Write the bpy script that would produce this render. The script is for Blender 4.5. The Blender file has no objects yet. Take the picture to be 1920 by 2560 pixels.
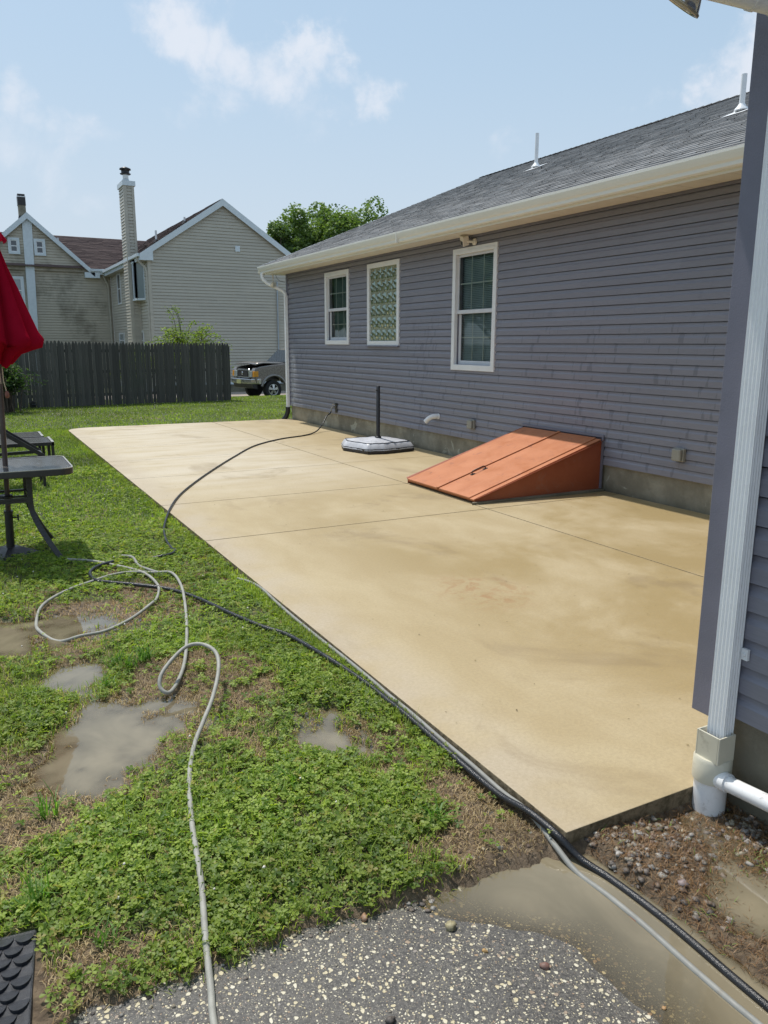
import bpy, math, random
import numpy as np
from mathutils import Vector, Matrix
R_ = math.radians
random.seed(7); rng = np.random.default_rng(7)
scn = bpy.context.scene
COL = scn.collection

# ------------------------------------------------------------------ camera
H = 1.58
FPX, YAW, PIT, ROLL = 1951.8, 0.489, -0.2118, 0.0037
cd = bpy.data.cameras.new('camera'); cam = bpy.data.objects.new('camera', cd); COL.objects.link(cam)
f_ = Vector((math.sin(YAW)*math.cos(PIT), math.cos(YAW)*math.cos(PIT), math.sin(PIT)))
r_ = Vector((math.cos(YAW), -math.sin(YAW), 0)); u_ = r_.cross(f_)
r2 = r_*math.cos(ROLL)+u_*math.sin(ROLL); u2 = -r_*math.sin(ROLL)+u_*math.cos(ROLL)
m = Matrix((r2, u2, -f_)).transposed().to_4x4(); m.translation = (0, 0, H)
cam.matrix_world = m
cd.sensor_fit = 'HORIZONTAL'; cd.sensor_width = 36; cd.lens = 36*FPX/1920
cd.clip_start = 0.05; cd.clip_end = 2000
scn.camera = cam

# ------------------------------------------------------------------ light
SUND = Vector((-0.11, 0.42, 1.0)).normalized()       # direction to the sun
EL = math.asin(SUND.z); AZ = math.atan2(SUND.x, SUND.y)
sl = bpy.data.lights.new('sun', 'SUN'); so = bpy.data.objects.new('sun', sl); COL.objects.link(so)
sl.energy = 3.35; sl.angle = R_(0.9); sl.color = (1.0, 0.955, 0.88)
so.rotation_euler = SUND.to_track_quat('Z', 'Y').to_euler()
so.location = (0, 0, 30)
scn.view_settings.view_transform = 'Standard'; scn.view_settings.look = 'None'
scn.view_settings.exposure = 0.20; scn.view_settings.gamma = 1.0

w = bpy.data.worlds.new('World'); scn.world = w; w.use_nodes = True
nt = w.node_tree; N = nt.nodes; Lk = nt.links
for n in list(N): N.remove(n)
def wn(t, **k):
    n = N.new(t)
    for a, b in k.items(): setattr(n, a, b)
    return n
out = wn('ShaderNodeOutputWorld'); bg = wn('ShaderNodeBackground')
sky = wn('ShaderNodeTexSky', sky_type='NISHITA', sun_disc=False, sun_elevation=EL, sun_rotation=AZ,
         air_density=1.0, dust_density=3.0, ozone_density=1.4, altitude=0)
tc = wn('ShaderNodeTexCoord')
def wmath(op, a, b=None, c=None):
    n = wn('ShaderNodeMath', operation=op)
    for i, v in enumerate((a, b, c)):
        if v is None: continue
        if isinstance(v, (int, float)): n.inputs[i].default_value = v
        else: Lk.new(v, n.inputs[i])
    return n.outputs[0]
sep = wn('ShaderNodeSeparateXYZ'); Lk.new(tc.outputs['Generated'], sep.inputs[0])
def raydir(u, v):
    d = f_*FPX + r2*(u-960) - u2*(v-1280)
    return d.normalized()
nz = wn('ShaderNodeTexNoise'); nz.inputs['Scale'].default_value = 8; nz.inputs['Detail'].default_value = 13; nz.inputs['Roughness'].default_value = .60; nz.inputs['Distortion'].default_value = .35
Lk.new(tc.outputs['Generated'], nz.inputs['Vector'])
nz2 = wn('ShaderNodeTexNoise'); nz2.inputs['Scale'].default_value = 2.2; nz2.inputs['Detail'].default_value = 6
Lk.new(tc.outputs['Generated'], nz2.inputs['Vector'])
# cloud banks standing at fixed compass bearings and heights in the sky
banks = [((400, 20), .040, .95), ((480, 50), .045, 1.0), ((560, 90), .05, 1.0), ((630, 60), .035, .8), ((640, 140), .05, 1.0), ((710, 200), .05, .9), ((760, 130), .028, .95), ((790, 190), .035, .9), ((830, 240), .035, .85), ((870, 200), .025, .8), ((900, 270), .035, .85), ((940, 300), .025, .7), ((560, 240), .05, .72), ((460, 280), .045, .55), ((400, 300), .035, .5), ((760, 290), .06, .5),
         ((20, 230), .04, .85), ((90, 280), .045, .85), ((150, 320), .04, .8), ((30, 350), .09, .72), ((200, 360), .05, .65), ((120, 420), .08, .6),
         ((1890, 150), .035, 1.0), ((1850, 200), .035, 1.0), ((1800, 235), .03, .9), ((1900, 260), .06, .9), ((1620, 250), .03, .55), ((1680, 240), .03, .55), ((1260, 400), .03, .4), ((1100, 285), .02, .3)]
wv = wn('ShaderNodeVectorMath', operation='SUBTRACT'); wv.inputs[1].default_value = (.5, .5, .5)
nw_ = wn('ShaderNodeTexNoise'); nw_.inputs['Scale'].default_value = 6; nw_.inputs['Detail'].default_value = 12; nw_.inputs['Roughness'].default_value = .62
Lk.new(tc.outputs['Generated'], nw_.inputs['Vector']); Lk.new(nw_.outputs['Color'], wv.inputs[0])
ws_ = wn('ShaderNodeVectorMath', operation='SCALE'); ws_.inputs['Scale'].default_value = .20; Lk.new(wv.outputs[0], ws_.inputs[0])
wp_ = wn('ShaderNodeVectorMath', operation='ADD'); Lk.new(ws_.outputs[0], wp_.inputs[0]); Lk.new(tc.outputs['Generated'], wp_.inputs[1])
tot = None
for (px, rad, amp) in banks:
    d = raydir(*px)
    vd = wn('ShaderNodeVectorMath', operation='DISTANCE'); vd.inputs[1].default_value = d
    Lk.new(wp_.outputs[0], vd.inputs[0])
    q = wmath('DIVIDE', vd.outputs['Value'], rad)
    q = wmath('MULTIPLY', q, q); q = wmath('MULTIPLY', q, -1.0); q = wmath('EXPONENT', q); q = wmath('MULTIPLY', q, amp)
    tot = q if tot is None else wmath('MAXIMUM', tot, q)
t1 = wmath('MULTIPLY_ADD', nz.outputs['Fac'], 2.5, -1.72)
t2 = wmath('MULTIPLY_ADD', tot, 1.50, t1)
mr = wn('ShaderNodeMapRange', interpolation_type='SMOOTHSTEP'); mr.inputs['From Min'].default_value = 0.0; mr.inputs['From Max'].default_value = 1.05
mr.inputs['To Max'].default_value = 0.80
Lk.new(t2, mr.inputs['Value'])
# thin general veil
veil = wn('ShaderNodeMapRange', interpolation_type='SMOOTHSTEP'); veil.inputs['From Min'].default_value = 0.5; veil.inputs['From Max'].default_value = .0
veil.inputs['To Min'].default_value = 0.62; veil.inputs['To Max'].default_value = .93
Lk.new(sep.outputs['Z'], veil.inputs['Value'])
mv = wn('ShaderNodeMix', data_type='RGBA'); Lk.new(veil.outputs[0], mv.inputs['Factor'])
Lk.new(sky.outputs[0], mv.inputs['A'])
hz = wn('ShaderNodeMapRange', interpolation_type='SMOOTHSTEP'); hz.inputs['From Min'].default_value = 0.42; hz.inputs['From Max'].default_value = .02; Lk.new(sep.outputs['Z'], hz.inputs['Value'])
mh = wn('ShaderNodeMix', data_type='RGBA'); Lk.new(hz.outputs[0], mh.inputs['Factor']); mh.inputs['A'].default_value = (3.85, 5.35, 6.75, 1); mh.inputs['B'].default_value = (4.9, 5.65, 6.45, 1)
Lk.new(mh.outputs['Result'], mv.inputs['B'])
mc = wn('ShaderNodeMix', data_type='RGBA'); Lk.new(mr.outputs[0], mc.inputs['Factor'])
Lk.new(mv.outputs['Result'], mc.inputs['A']); mc.inputs['B'].default_value = (6.3, 6.6, 7.2, 1)
Lk.new(mc.outputs['Result'], bg.inputs['Color']); bg.inputs['Strength'].default_value = 0.113
Lk.new(bg.outputs[0], out.inputs[0])

# ------------------------------------------------------------------ helpers
def tag(o, label=None, cat=None, group=None, kind=None):
    if label: o['label'] = label
    if cat: o['category'] = cat
    if group: o['group'] = group
    if kind: o['kind'] = kind
    return o
def thing(name, loc, label, cat, group=None):
    o = bpy.data.objects.new(name, None); o.location = loc; o.empty_display_size = .2; COL.objects.link(o)
    return tag(o, label, cat, group)
def wloc(o):
    v = Vector((0, 0, 0))
    while o is not None: v += o.location; o = o.parent
    return v
def link_mesh(name, me, mat, parent=None):
    o = bpy.data.objects.new(name, me)
    if mat is not None:
        for m_ in (mat if isinstance(mat, (list, tuple)) else [mat]): me.materials.append(m_)
    COL.objects.link(o)
    if parent is not None: o.parent = parent
    return o
def fast(name, V, F, mat, parent=None, col=None, smooth=False, uv=None, extra=None):
    """V (n,3), F (m,k) arrays"""
    V = np.asarray(V, dtype=np.float32).reshape(-1, 3); F = np.asarray(F, dtype=np.int32)
    if parent is not None: V = V - np.array(wloc(parent), dtype=np.float32)
    k = F.shape[1]; me = bpy.data.meshes.new(name)
    me.vertices.add(len(V)); me.vertices.foreach_set('co', V.ravel())
    me.loops.add(F.size); me.loops.foreach_set('vertex_index', F.ravel())
    me.polygons.add(len(F)); me.polygons.foreach_set('loop_start', np.arange(0, F.size, k, dtype=np.int32))
    try: me.polygons.foreach_set('loop_total', np.full(len(F), k, dtype=np.int32))
    except Exception: pass
    if smooth: me.polygons.foreach_set('use_smooth', np.ones(len(F), dtype=bool))
    me.update(calc_edges=True)
    if col is not None:
        a = me.attributes.new('tint', 'FLOAT_COLOR', 'POINT')
        c = np.ones((len(V), 4), dtype=np.float32); c[:, :3] = col; a.data.foreach_set('color', c.ravel())
    if extra is not None:
        for nm, arr in extra.items():
            a = me.attributes.new(nm, 'FLOAT', 'POINT'); a.data.foreach_set('value', np.asarray(arr, dtype=np.float32))
    me.validate()
    return link_mesh(name, me, mat, parent)

class MB:
    def __init__(s): s.v = []; s.f = []; s.s = []; s.m = []; s.mi = 0
    def add(s, vs, fs, smooth=False):
        o = len(s.v); s.v += [tuple(v) for v in vs]
        for f in fs: s.f.append(tuple(i+o for i in f)); s.s.append(smooth); s.m.append(s.mi)
        return s
    def box(s, x0, x1, y0, y1, z0, z1, M=None):
        if x0 > x1: x0, x1 = x1, x0
        if y0 > y1: y0, y1 = y1, y0
        if z0 > z1: z0, z1 = z1, z0
        vs = [(x, y, z) for z in (z0, z1) for y in (y0, y1) for x in (x0, x1)]
        if M is not None: vs = [M @ Vector(v) for v in vs]
        return s.add(vs, [(0, 2, 3, 1), (4, 5, 7, 6), (0, 1, 5, 4), (2, 6, 7, 3), (0, 4, 6, 2), (1, 3, 7, 5)])
    def bar(s, p, q, wx, wz, up=(0, 0, 1)):
        p, q = Vector(p), Vector(q); d = (q-p); L = d.length; d.normalize()
        u = Vector(up); sd = d.cross(u)
        if sd.length < 1e-4: sd = d.cross(Vector((1, 0, 0)))
        sd.normalize(); u = sd.cross(d)
        vs = [b + sd*a*wx/2 + u*c*wz/2 for b in (p, q) for c in (-1, 1) for a in (-1, 1)]
        return s.add(vs, [(0, 1, 3, 2), (4, 6, 7, 5), (0, 4, 5, 1), (2, 3, 7, 6), (0, 2, 6, 4), (1, 5, 7, 3)])
    def tube(s, pts, r, seg=10, cap=True, rr=None):
        pts = [Vector(p) for p in pts]; n = len(pts); vs = []; prev = None
        for i, p in enumerate(pts):
            d = (pts[min(i+1, n-1)]-pts[max(i-1, 0)]).normalized()
            if prev is None:
                a = d.cross(Vector((0, 0, 1)))
                if a.length < 1e-3: a = d.cross(Vector((0, 1, 0)))
            else: a = prev - d*prev.dot(d)
            a.normalize(); prev = a; b = d.cross(a); ra = rr[i] if rr else r
            for k in range(seg):
                t = 2*math.pi*k/seg; vs.append(p+(a*math.cos(t)+b*math.sin(t))*ra)
        fs = [(i*seg+k, i*seg+(k+1) % seg, (i+1)*seg+(k+1) % seg, (i+1)*seg+k) for i in range(n-1) for k in range(seg)]
        s.add(vs, fs, True)
        if cap:
            s.add(vs[:seg], [tuple(reversed(range(seg)))]); s.add(vs[-seg:], [tuple(range(seg))])
        return s
    def lathe(s, prof, c=(0, 0, 0), seg=24, M=None, smooth=True):
        vs = []; n = len(prof)
        for (r, z) in prof:
            for k in range(seg):
                t = 2*math.pi*k/seg; v = Vector((r*math.cos(t), r*math.sin(t), z))
                if M is not None: v = M @ v
                vs.append(v+Vector(c))
        fs = [(i*seg+k, i*seg+(k+1) % seg, (i+1)*seg+(k+1) % seg, (i+1)*seg+k) for i in range(n-1) for k in range(seg)]
        s.add(vs, fs, smooth)
        s.add(vs[:seg], [tuple(reversed(range(seg)))]); s.add(vs[-seg:], [tuple(range(seg))])
        return s
    def prism(s, poly, fn, a, b):
        """poly of 2-D points, fn(p, t) -> 3-D, from t=a to t=b"""
        n = len(poly); vs = [fn(p, a) for p in poly]+[fn(p, b) for p in poly]
        fs = [tuple(range(n)), tuple(reversed(range(n, 2*n)))]+[(i, i+n, (i+1) % n+n, (i+1) % n) for i in range(n)]
        return s.add(vs, fs)
    def build(s, name, mat, parent=None, bevel=0, seg=2, sharp=40):
        off = wloc(parent) if parent is not None else Vector((0, 0, 0))
        me = bpy.data.meshes.new(name)
        me.from_pydata([tuple(Vector(v)-off) for v in s.v], [], s.f)
        me.polygons.foreach_set('use_smooth', s.s); me.polygons.foreach_set('material_index', s.m)
        me.validate(); me.update()
        import bmesh
        bm = bmesh.new(); bm.from_mesh(me); bmesh.ops.recalc_face_normals(bm, faces=bm.faces); bm.to_mesh(me); bm.free()
        o = link_mesh(name, me, mat, parent)
        if bevel:
            b = o.modifiers.new('bevel', 'BEVEL'); b.width = bevel; b.segments = seg; b.limit_method = 'ANGLE'; b.angle_limit = R_(sharp)
        return o
def copy_tree(o, parent=None):
    c = o.copy(); COL.objects.link(c); c.parent = parent
    for ch in [x for x in bpy.data.objects if x.parent == o]: copy_tree(ch, c)
    return c
def catmull(P, n=6):
    P = [Vector(p) for p in P]; P = [P[0]*2-P[1]]+P+[P[-1]*2-P[-2]]; o = []
    for i in range(1, len(P)-2):
        a, b, c, d = P[i-1:i+3]
        for k in range(n):
            t = k/n; o.append(.5*((2*b)+(c-a)*t+(2*a-5*b+4*c-d)*t*t+(3*b-a-3*c+d)*t**3))
    o.append(P[-2]); return o

# ------------------------------------------------------------------ materials
class G:
    def __init__(s, name):
        s.m = bpy.data.materials.new(name); s.m.use_nodes = True; s.t = s.m.node_tree
        s.b = s.t.nodes['Principled BSDF']; s.o = s.t.nodes['Material Output']
        s.pos = s.n('ShaderNodeNewGeometry').outputs['Position']
    def n(s, t, **k):
        x = s.t.nodes.new(t)
        for a, b in k.items(): setattr(x, a, b)
        return x
    def L(s, a, b): s.t.links.new(a, b)
    def set(s, inp, v):
        i = s.b.inputs[inp]
        if hasattr(v, 'is_linked'): s.L(v, i)
        elif isinstance(v, (tuple, list)): i.default_value = (*v[:3], 1)
        else: i.default_value = v
    def mp(s, sc=(1, 1, 1), vec=None):
        x = s.n('ShaderNodeMapping'); x.inputs['Scale'].default_value = sc; s.L(vec or s.pos, x.inputs[0]); return x.outputs[0]
    def noise(s, scale, detail=4, rough=.55, vec=None, dist=0):
        x = s.n('ShaderNodeTexNoise'); x.inputs['Scale'].default_value = scale; x.inputs['Detail'].default_value = detail
        x.inputs['Roughness'].default_value = rough; x.inputs['Distortion'].default_value = dist; s.L(vec or s.pos, x.inputs['Vector']); return x.outputs['Fac']
    def vor(s, scale, feature='F1', vec=None, out='Distance', rand=1):
        x = s.n('ShaderNodeTexVoronoi', feature=feature); x.inputs['Scale'].default_value = scale; x.inputs['Randomness'].default_value = rand
        s.L(vec or s.pos, x.inputs['Vector']); return x.outputs[out]
    def rng(s, v, a, b, c=0, d=1, smooth=True):
        x = s.n('ShaderNodeMapRange', interpolation_type='SMOOTHSTEP' if smooth else 'LINEAR')
        for i, q in zip(('From Min', 'From Max', 'To Min', 'To Max'), (a, b, c, d)): x.inputs[i].default_value = q
        s.L(v, x.inputs['Value']); return x.outputs[0]
    def mix(s, f, a, b, mode='MIX'):
        x = s.n('ShaderNodeMix', data_type='RGBA', blend_type=mode)
        for i, q in (('Factor', f), ('A', a), ('B', b)):
            if hasattr(q, 'is_linked'): s.L(q, x.inputs[i])
            elif isinstance(q, (tuple, list)): x.inputs[i].default_value = (*q[:3], 1)
            else: x.inputs[i].default_value = q
        return x.outputs['Result']
    def mth(s, op, a, b=None, c=None):
        x = s.n('ShaderNodeMath', operation=op)
        for i, q in enumerate((a, b, c)):
            if q is None: continue
            if hasattr(q, 'is_linked'): s.L(q, x.inputs[i])
            else: x.inputs[i].default_value = q
        return x.outputs[0]
    def attr(s, nm, out='Color'): return s.n('ShaderNodeAttribute', attribute_name=nm).outputs[out]
    def bump(s, h, strength=.3, dist=.01, prev=None):
        x = s.n('ShaderNodeBump'); x.inputs['Strength'].default_value = strength; x.inputs['Distance'].default_value = dist
        s.L(h, x.inputs['Height'])
        if prev is not None: s.L(prev, x.inputs['Normal'])
        s.L(x.outputs[0], s.b.inputs['Normal']); return x.outputs[0]
    def xyz(s, vec=None):
        x = s.n('ShaderNodeSeparateXYZ'); s.L(vec or s.pos, x.inputs[0]); return x.outputs
    def comb(s, a, b, c):
        x = s.n('ShaderNodeCombineXYZ')
        for i, q in enumerate((a, b, c)):
            if hasattr(q, 'is_linked'): s.L(q, x.inputs[i])
            else: x.inputs[i].default_value = q
        return x.outputs[0]
def simple(name, col, rough=.5, metal=0, var=.12, scale=6, bs=0, bscale=60, coat=0, dirt=None, dscale=4, spec=.5):
    g = G(name); nz_ = g.noise(scale, 5)
    c = g.mix(g.rng(nz_, .3, .7), tuple(x*(1-var) for x in col), tuple(min(1, x*(1+var)) for x in col))
    if dirt: c = g.mix(g.rng(g.noise(dscale, 8, .7), .55, .75, 0, .6), c, dirt)
    g.set('Base Color', c); g.set('Roughness', g.rng(g.noise(scale*2.3, 3), .3, .7, max(0, rough-.07), min(1, rough+.07)))
    g.set('Metallic', metal); g.set('Specular IOR Level', spec)
    if coat: g.set('Coat Weight', coat)
    if bs: g.bump(g.noise(bscale, 4), bs, .004)
    return g.m

def siding_mat(name, col, wet=None, axis=1, course=.1, stain=None, gloss=.42):
    g = G(name); X = g.xyz(); along = X[axis]; z = X[2]
    ci = g.mth('FLOOR', g.mth('DIVIDE', g.mth('SUBTRACT', z, 0.0), course))
    # slight per-panel tone, fine embossed grain along the board
    pn = g.n('ShaderNodeTexWhiteNoise', noise_dimensions='2D')
    g.L(g.comb(g.mth('FLOOR', g.mth('MULTIPLY_ADD', along, .27, g.mth('MULTIPLY', ci, .37))), ci, 0), pn.inputs['Vector'])
    c = g.mix(pn.outputs['Value'], tuple(x*.95 for x in col), tuple(x*1.05 for x in col))
    gr = g.noise(1, 4, .6, g.mp((9, 9, 160) if axis == 1 else (9, 9, 160)))
    c = g.mix(g.rng(gr, .3, .7, 0, .12), c, (.05, .05, .06))
    c = g.mix(g.rng(g.noise(.9, 5), .45, .8, 0, .25), c, tuple(min(1, x*1.25) for x in col))
    rgh = g.rng(g.noise(3, 4), .3, .7, gloss-.05, gloss+.1)
    if wet:
        v = g.comb(g.mth('MULTIPLY', along, 14.0), g.mth('MULTIPLY', ci, 3.71), g.mth('MULTIPLY', z, 2.0))
        wn_ = g.noise(1.0, 3, .6, v)
        band = g.noise(.55, 2, .5, g.comb(along, 0, 0))
        zz = g.rng(z, .35, 2.7, 1.0, 0.0)
        thr = g.mth('ADD', wn_, g.mth('MULTIPLY', g.mth('SUBTRACT', band, .5), .35))
        mk = g.mth('MULTIPLY', g.rng(thr, .605, .655), g.rng(zz, .05, .5))
        c = g.mix(g.mth('MULTIPLY', mk, .55), c, wet)
        # chalky mineral runs left by water
        v2 = g.comb(g.mth('MULTIPLY', along, 11.0), g.mth('MULTIPLY', ci, 2.1), g.mth('MULTIPLY', z, 3.0))
        mk2 = g.mth('MULTIPLY', g.rng(g.noise(1.0, 3, .6, v2), .72, .78), .25)
        c = g.mix(mk2, c, (.42, .42, .46))
        mk3 = g.mth('MULTIPLY', g.rng(along, 15.35, 15.6), g.mth('MULTIPLY', g.rng(along, 15.62, 15.78, 1, 0), g.rng(z, 1.7, 1.2)))
        c = g.mix(g.mth('MULTIPLY', mk3, g.rng(g.noise(9, 4), .35, .6, .1, .55)), c, (.6, .6, .62))
    if stain:
        s1 = g.noise(.55, 6, .65, g.mp((1, 1, .8))); s2 = g.noise(5, 4, .6, g.mp((.25, .25, 3)))
        c = g.mix(g.mth('MULTIPLY', g.rng(s1, .47, .68, 0, .75), g.rng(s2, .3, .6, .35, 1)), c, stain)
    g.set('Base Color', c); g.set('Roughness', rgh); g.bump(gr, .12, .002)
    return g.m
M = {}
M['siding'] = siding_mat('vinyl_siding_purple_grey', (.232, .231, .272), wet=(.122, .121, .150))
M['siding_wing'] = siding_mat('vinyl_siding_wing', (.222, .221, .262), wet=None)
M['trim_purple'] = simple('corner_trim_purple', (.170, .168, .215), .45, var=.05, bs=.25, bscale=180)
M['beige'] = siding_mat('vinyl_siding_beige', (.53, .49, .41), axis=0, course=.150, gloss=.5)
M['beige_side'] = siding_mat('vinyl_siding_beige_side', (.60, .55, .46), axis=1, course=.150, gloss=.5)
M['beige_old'] = siding_mat('vinyl_siding_mildewed', (.56, .50, .40), axis=0, course=.150, stain=(.19, .165, .115), gloss=.55)
M['white'] = simple('white_vinyl', (.78, .79, .80), .35, var=.03)
M['white_ds'] = simple('white_aluminium_downspout', (.86, .87, .88), .3, var=.02)
M['gutter'] = simple('gutter_cream_white', (.78, .77, .70), .42, var=.015, scale=1.5)
M['soffit'] = simple('soffit_vinyl', (.78, .73, .63), .5, var=.03)
M['fascia_far'] = simple('white_fascia', (.70, .76, .80), .5, var=.04)
M['pvc'] = simple('white_pvc_pipe', (.80, .80, .80), .3, var=.03, dirt=(.18, .14, .10), dscale=22)
M['pvc_beige'] = simple('beige_pvc_adapter', (.60, .57, .46), .35, var=.06, dirt=(.2, .17, .12), dscale=16)
M['black_plastic'] = simple('black_plastic', (.018, .018, .02), .35, var=.2, bs=.1)
M['black_rubber'] = simple('black_rubber_hose', (.016, .017, .02), .28, var=.3, bs=.5, bscale=240)
M['grey_hose'] = simple('grey_hose', (.31, .305, .27), .6, var=.12, scale=18, bs=.3, bscale=300, dirt=(.16, .13, .09), dscale=11)
M['grey_hose2'] = simple('grey_vinyl_hose', (.25, .25, .23), .6, var=.1, scale=18, dirt=(.2, .16, .11), dscale=14)
M['dark_metal'] = simple('dark_powder_coated_metal', (.028, .026, .028), .4, var=.2, bs=.1, bscale=200)
M['brown_metal'] = simple('bronze_metal_pole', (.075, .052, .045), .4, var=.2)
M['grey_frame'] = simple('grey_table_frame', (.055, .052, .052), .4, var=.1, metal=.3)
M['light_edge'] = simple('table_edge_metal', (.52, .50, .46), .3, var=.1, metal=.5)
M['brass'] = simple('dull_brass', (.45, .40, .30), .4, metal=.7)
M['chrome'] = simple('chrome', (.62, .63, .65), .12, metal=1, var=.03)
M['grey_box'] = simple('grey_outlet_plastic', (.30, .29, .25), .5, var=.1)
M['meter_grey'] = simple('meter_grey', (.40, .45, .50), .4, var=.05)
M['rope'] = simple('rope_cord', (.55, .42, .28), .8)
M['wood_tassel'] = simple('wooden_toggle', (.22, .08, .05), .6)
M['paint_taupe'] = simple('truck_paint_taupe', (.20, .175, .155), .28, metal=.35, var=.02, coat=1)
M['paint_trim'] = simple('truck_trim_paint', (.26, .235, .215), .35, metal=.3, var=.03, coat=.6)
M['amber'] = simple('amber_lens', (.70, .30, .03), .15, var=.1)
M['lens'] = simple('headlight_lens', (.50, .53, .50), .08, metal=.4, var=.2, scale=30)
M['plate'] = simple('pale_yellow_plate', (.62, .58, .25), .4, var=.15, scale=40)
M['tyre'] = simple('tyre_rubber', (.016, .016, .017), .75, var=.2)
M['alloy'] = simple('alloy_wheel', (.52, .52, .50), .25, metal=.9, var=.05)
M['white_enamel'] = simple('white_enamel', (.70, .66, .58), .4, var=.05)
M['concrete_path'] = simple('driveway_concrete', (.30, .25, .21), .8, var=.15, scale=2, bs=.3)
M['fabric_sling'] = simple('sling_fabric_dark', (.035, .038, .055), .8, var=.2, bs=.3, bscale=400)
M['fabric_pale'] = simple('sling_fabric_pale', (.30, .34, .42), .8, var=.12)
M['bark'] = simple('bark', (.10, .075, .055), .9, var=.3, bs=.6, bscale=30)

def glass_dark(name, col, rough=.03, spec=.9):
    g = G(name); g.set('Base Color', col); g.set('Roughness', rough); g.set('Specular IOR Level', spec)
    g.bump(g.noise(1.4, 2), .06, .02); return g.m
M['glass'] = glass_dark('window_glass_dark', (.010, .022, .022))
M['glass_blind'] = glass_dark('window_glass_far', (.28, .33, .35), .15)
M['glass_far'] = glass_dark('window_glass_distance', (.05, .065, .085))
g = G('window_glass_clear'); g.b.inputs['Roughness'].default_value = .02
gl = g.n('ShaderNodeBsdfGlossy'); gl.inputs['Roughness'].default_value = .02; gl.inputs['Color'].default_value = (.9, .95, .93, 1)
tr = g.n('ShaderNodeBsdfTransparent'); tr.inputs['Color'].default_value = (.80, .87, .85, 1)
lw = g.n('ShaderNodeFresnel'); lw.inputs['IOR'].default_value = 1.5
mx = g.n('ShaderNodeMixShader'); g.L(g.mth('MULTIPLY_ADD', lw.outputs[0], 1.0, .0), mx.inputs[0]); g.L(tr.outputs[0], mx.inputs[1]); g.L(gl.outputs[0], mx.inputs[2])
g.L(mx.outputs[0], g.o.inputs['Surface']); M['glass_clear'] = g.m
M['room'] = simple('window_shade', (.16, .205, .195), .9)
M['blind'] = simple('blind_slats', (.60, .64, .64), .6, var=.05)
M['sash'] = simple('sash_vinyl', (.62, .63, .66), .4, var=.04)
g = G('glass_block'); g.set('Base Color', (.30, .34, .27)); g.set('Roughness', .09); g.set('Metallic', .85); g.set('Specular IOR Level', 1.0)
M['glass_block'] = g.m
M['mortar'] = simple('glass_block_mortar', (.24, .27, .19), .7, var=.1)
g = G('table_glass'); g.set('Base Color', (.10, .095, .09)); g.set('Roughness', g.rng(g.noise(30, 4), .3, .7, .06, .16)); g.set('Specular IOR Level', .8)
g.bump(g.noise(90, 2), .12, .003); M['table_glass'] = g.m

# foundation
g = G('foundation_cement'); c = g.mix(g.rng(g.noise(2.2, 8, .65), .35, .7), (.21, .19, .14), (.37, .34, .26))
c = g.mix(g.rng(g.noise(3.2, 5, .6, dist=.6), .60, .635, 0, .75), c, (.46, .45, .36))
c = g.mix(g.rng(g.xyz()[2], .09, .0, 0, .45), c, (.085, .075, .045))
g.set('Base Color', c); g.set('Roughness', .85); g.bump(g.noise(14, 8, .7), .8, .02); M['found'] = g.m

# patio concrete
g = G('patio_concrete'); X = g.xyz()
n1 = g.noise(.62, 9, .68, dist=.3); n2 = g.noise(2.6, 6, .6, g.mp((1, .45, 1)), dist=.4); n3 = g.noise(60, 6, .8)
base = g.mix(g.rng(n2, .3, .72), (.40, .31, .170), (.475, .385, .235))
wetm = g.mth('MULTIPLY', g.rng(n1, .36, .60), g.rng(X[0], 1.75, 3.1, .0, 1.0))
wetm = g.mth('MULTIPLY', wetm, g.rng(X[1], 8.2, 5.6, .35, 1))
golden = g.mix(wetm, base, (.36, .265, .120))
pale = g.mth('MULTIPLY', g.rng(X[1], 7.0, 9.8), g.rng(X[0], 5.4, 3.4))
golden = g.mix(g.mth('MULTIPLY', pale, g.rng(g.noise(1.6, 6, .65, g.mp((.5, 1.8, 1))), .28, .62, .25, .95)), golden, (.56, .49, .375))
edge = g.mth('MULTIPLY', g.rng(X[0], 2.05, 1.68), g.rng(g.noise(2.6, 5), .30, .62, .2, .9))
golden = g.mix(edge, golden, (.46, .385, .28))
# damp darker blotches and rusty marks
golden = g.mix(g.mth('MULTIPLY', g.rng(g.noise(1.15, 5, .6, g.mp((1.0, .7, 1)), dist=.6), .56, .68, 0, .42), 1.0), golden, (.22, .155, .08))
vd = g.n('ShaderNodeVectorMath', operation='DISTANCE'); vd.inputs[1].default_value = (2.87, 4.02, 0); g.L(g.mp((1, .8, 1)), vd.inputs[0])
vd.inputs[1].default_value = (2.87, 4.02*.8, 0)
rs = g.mth('MULTIPLY', g.rng(vd.outputs['Value'], .42, .05), g.rng(g.noise(7, 5, .7, dist=1.4), .44, .62))
golden = g.mix(g.mth('MULTIPLY', rs, .7), golden, (.32, .155, .055))
col = g.mix(g.rng(n3, .35, .68, 0, .30), golden, (.22, .17, .10))
col = g.mix(g.rng(g.vor(95), .0, .20, .45, 0), col, (.20, .15, .09))
g.set('Base Color', col); g.set('Roughness', g.mix(wetm, (.72,)*3, (.46,)*3))
b0 = g.bump(g.noise(1, 3, .6, g.mp((260, 14, 1))), .18, .002); b1 = g.bump(g.noise(150, 5, .8), .45, .004, b0); M['patio'] = g.m
g = G('slab_edge'); g.set('Base Color', g.mix(g.rng(g.noise(30, 6, .7), .35, .65), (.11, .085, .045), (.27, .21, .13))); g.set('Roughness', .9)
g.bump(g.noise(60, 5, .7), .9, .01); M['slab_edge'] = g.m

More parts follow.
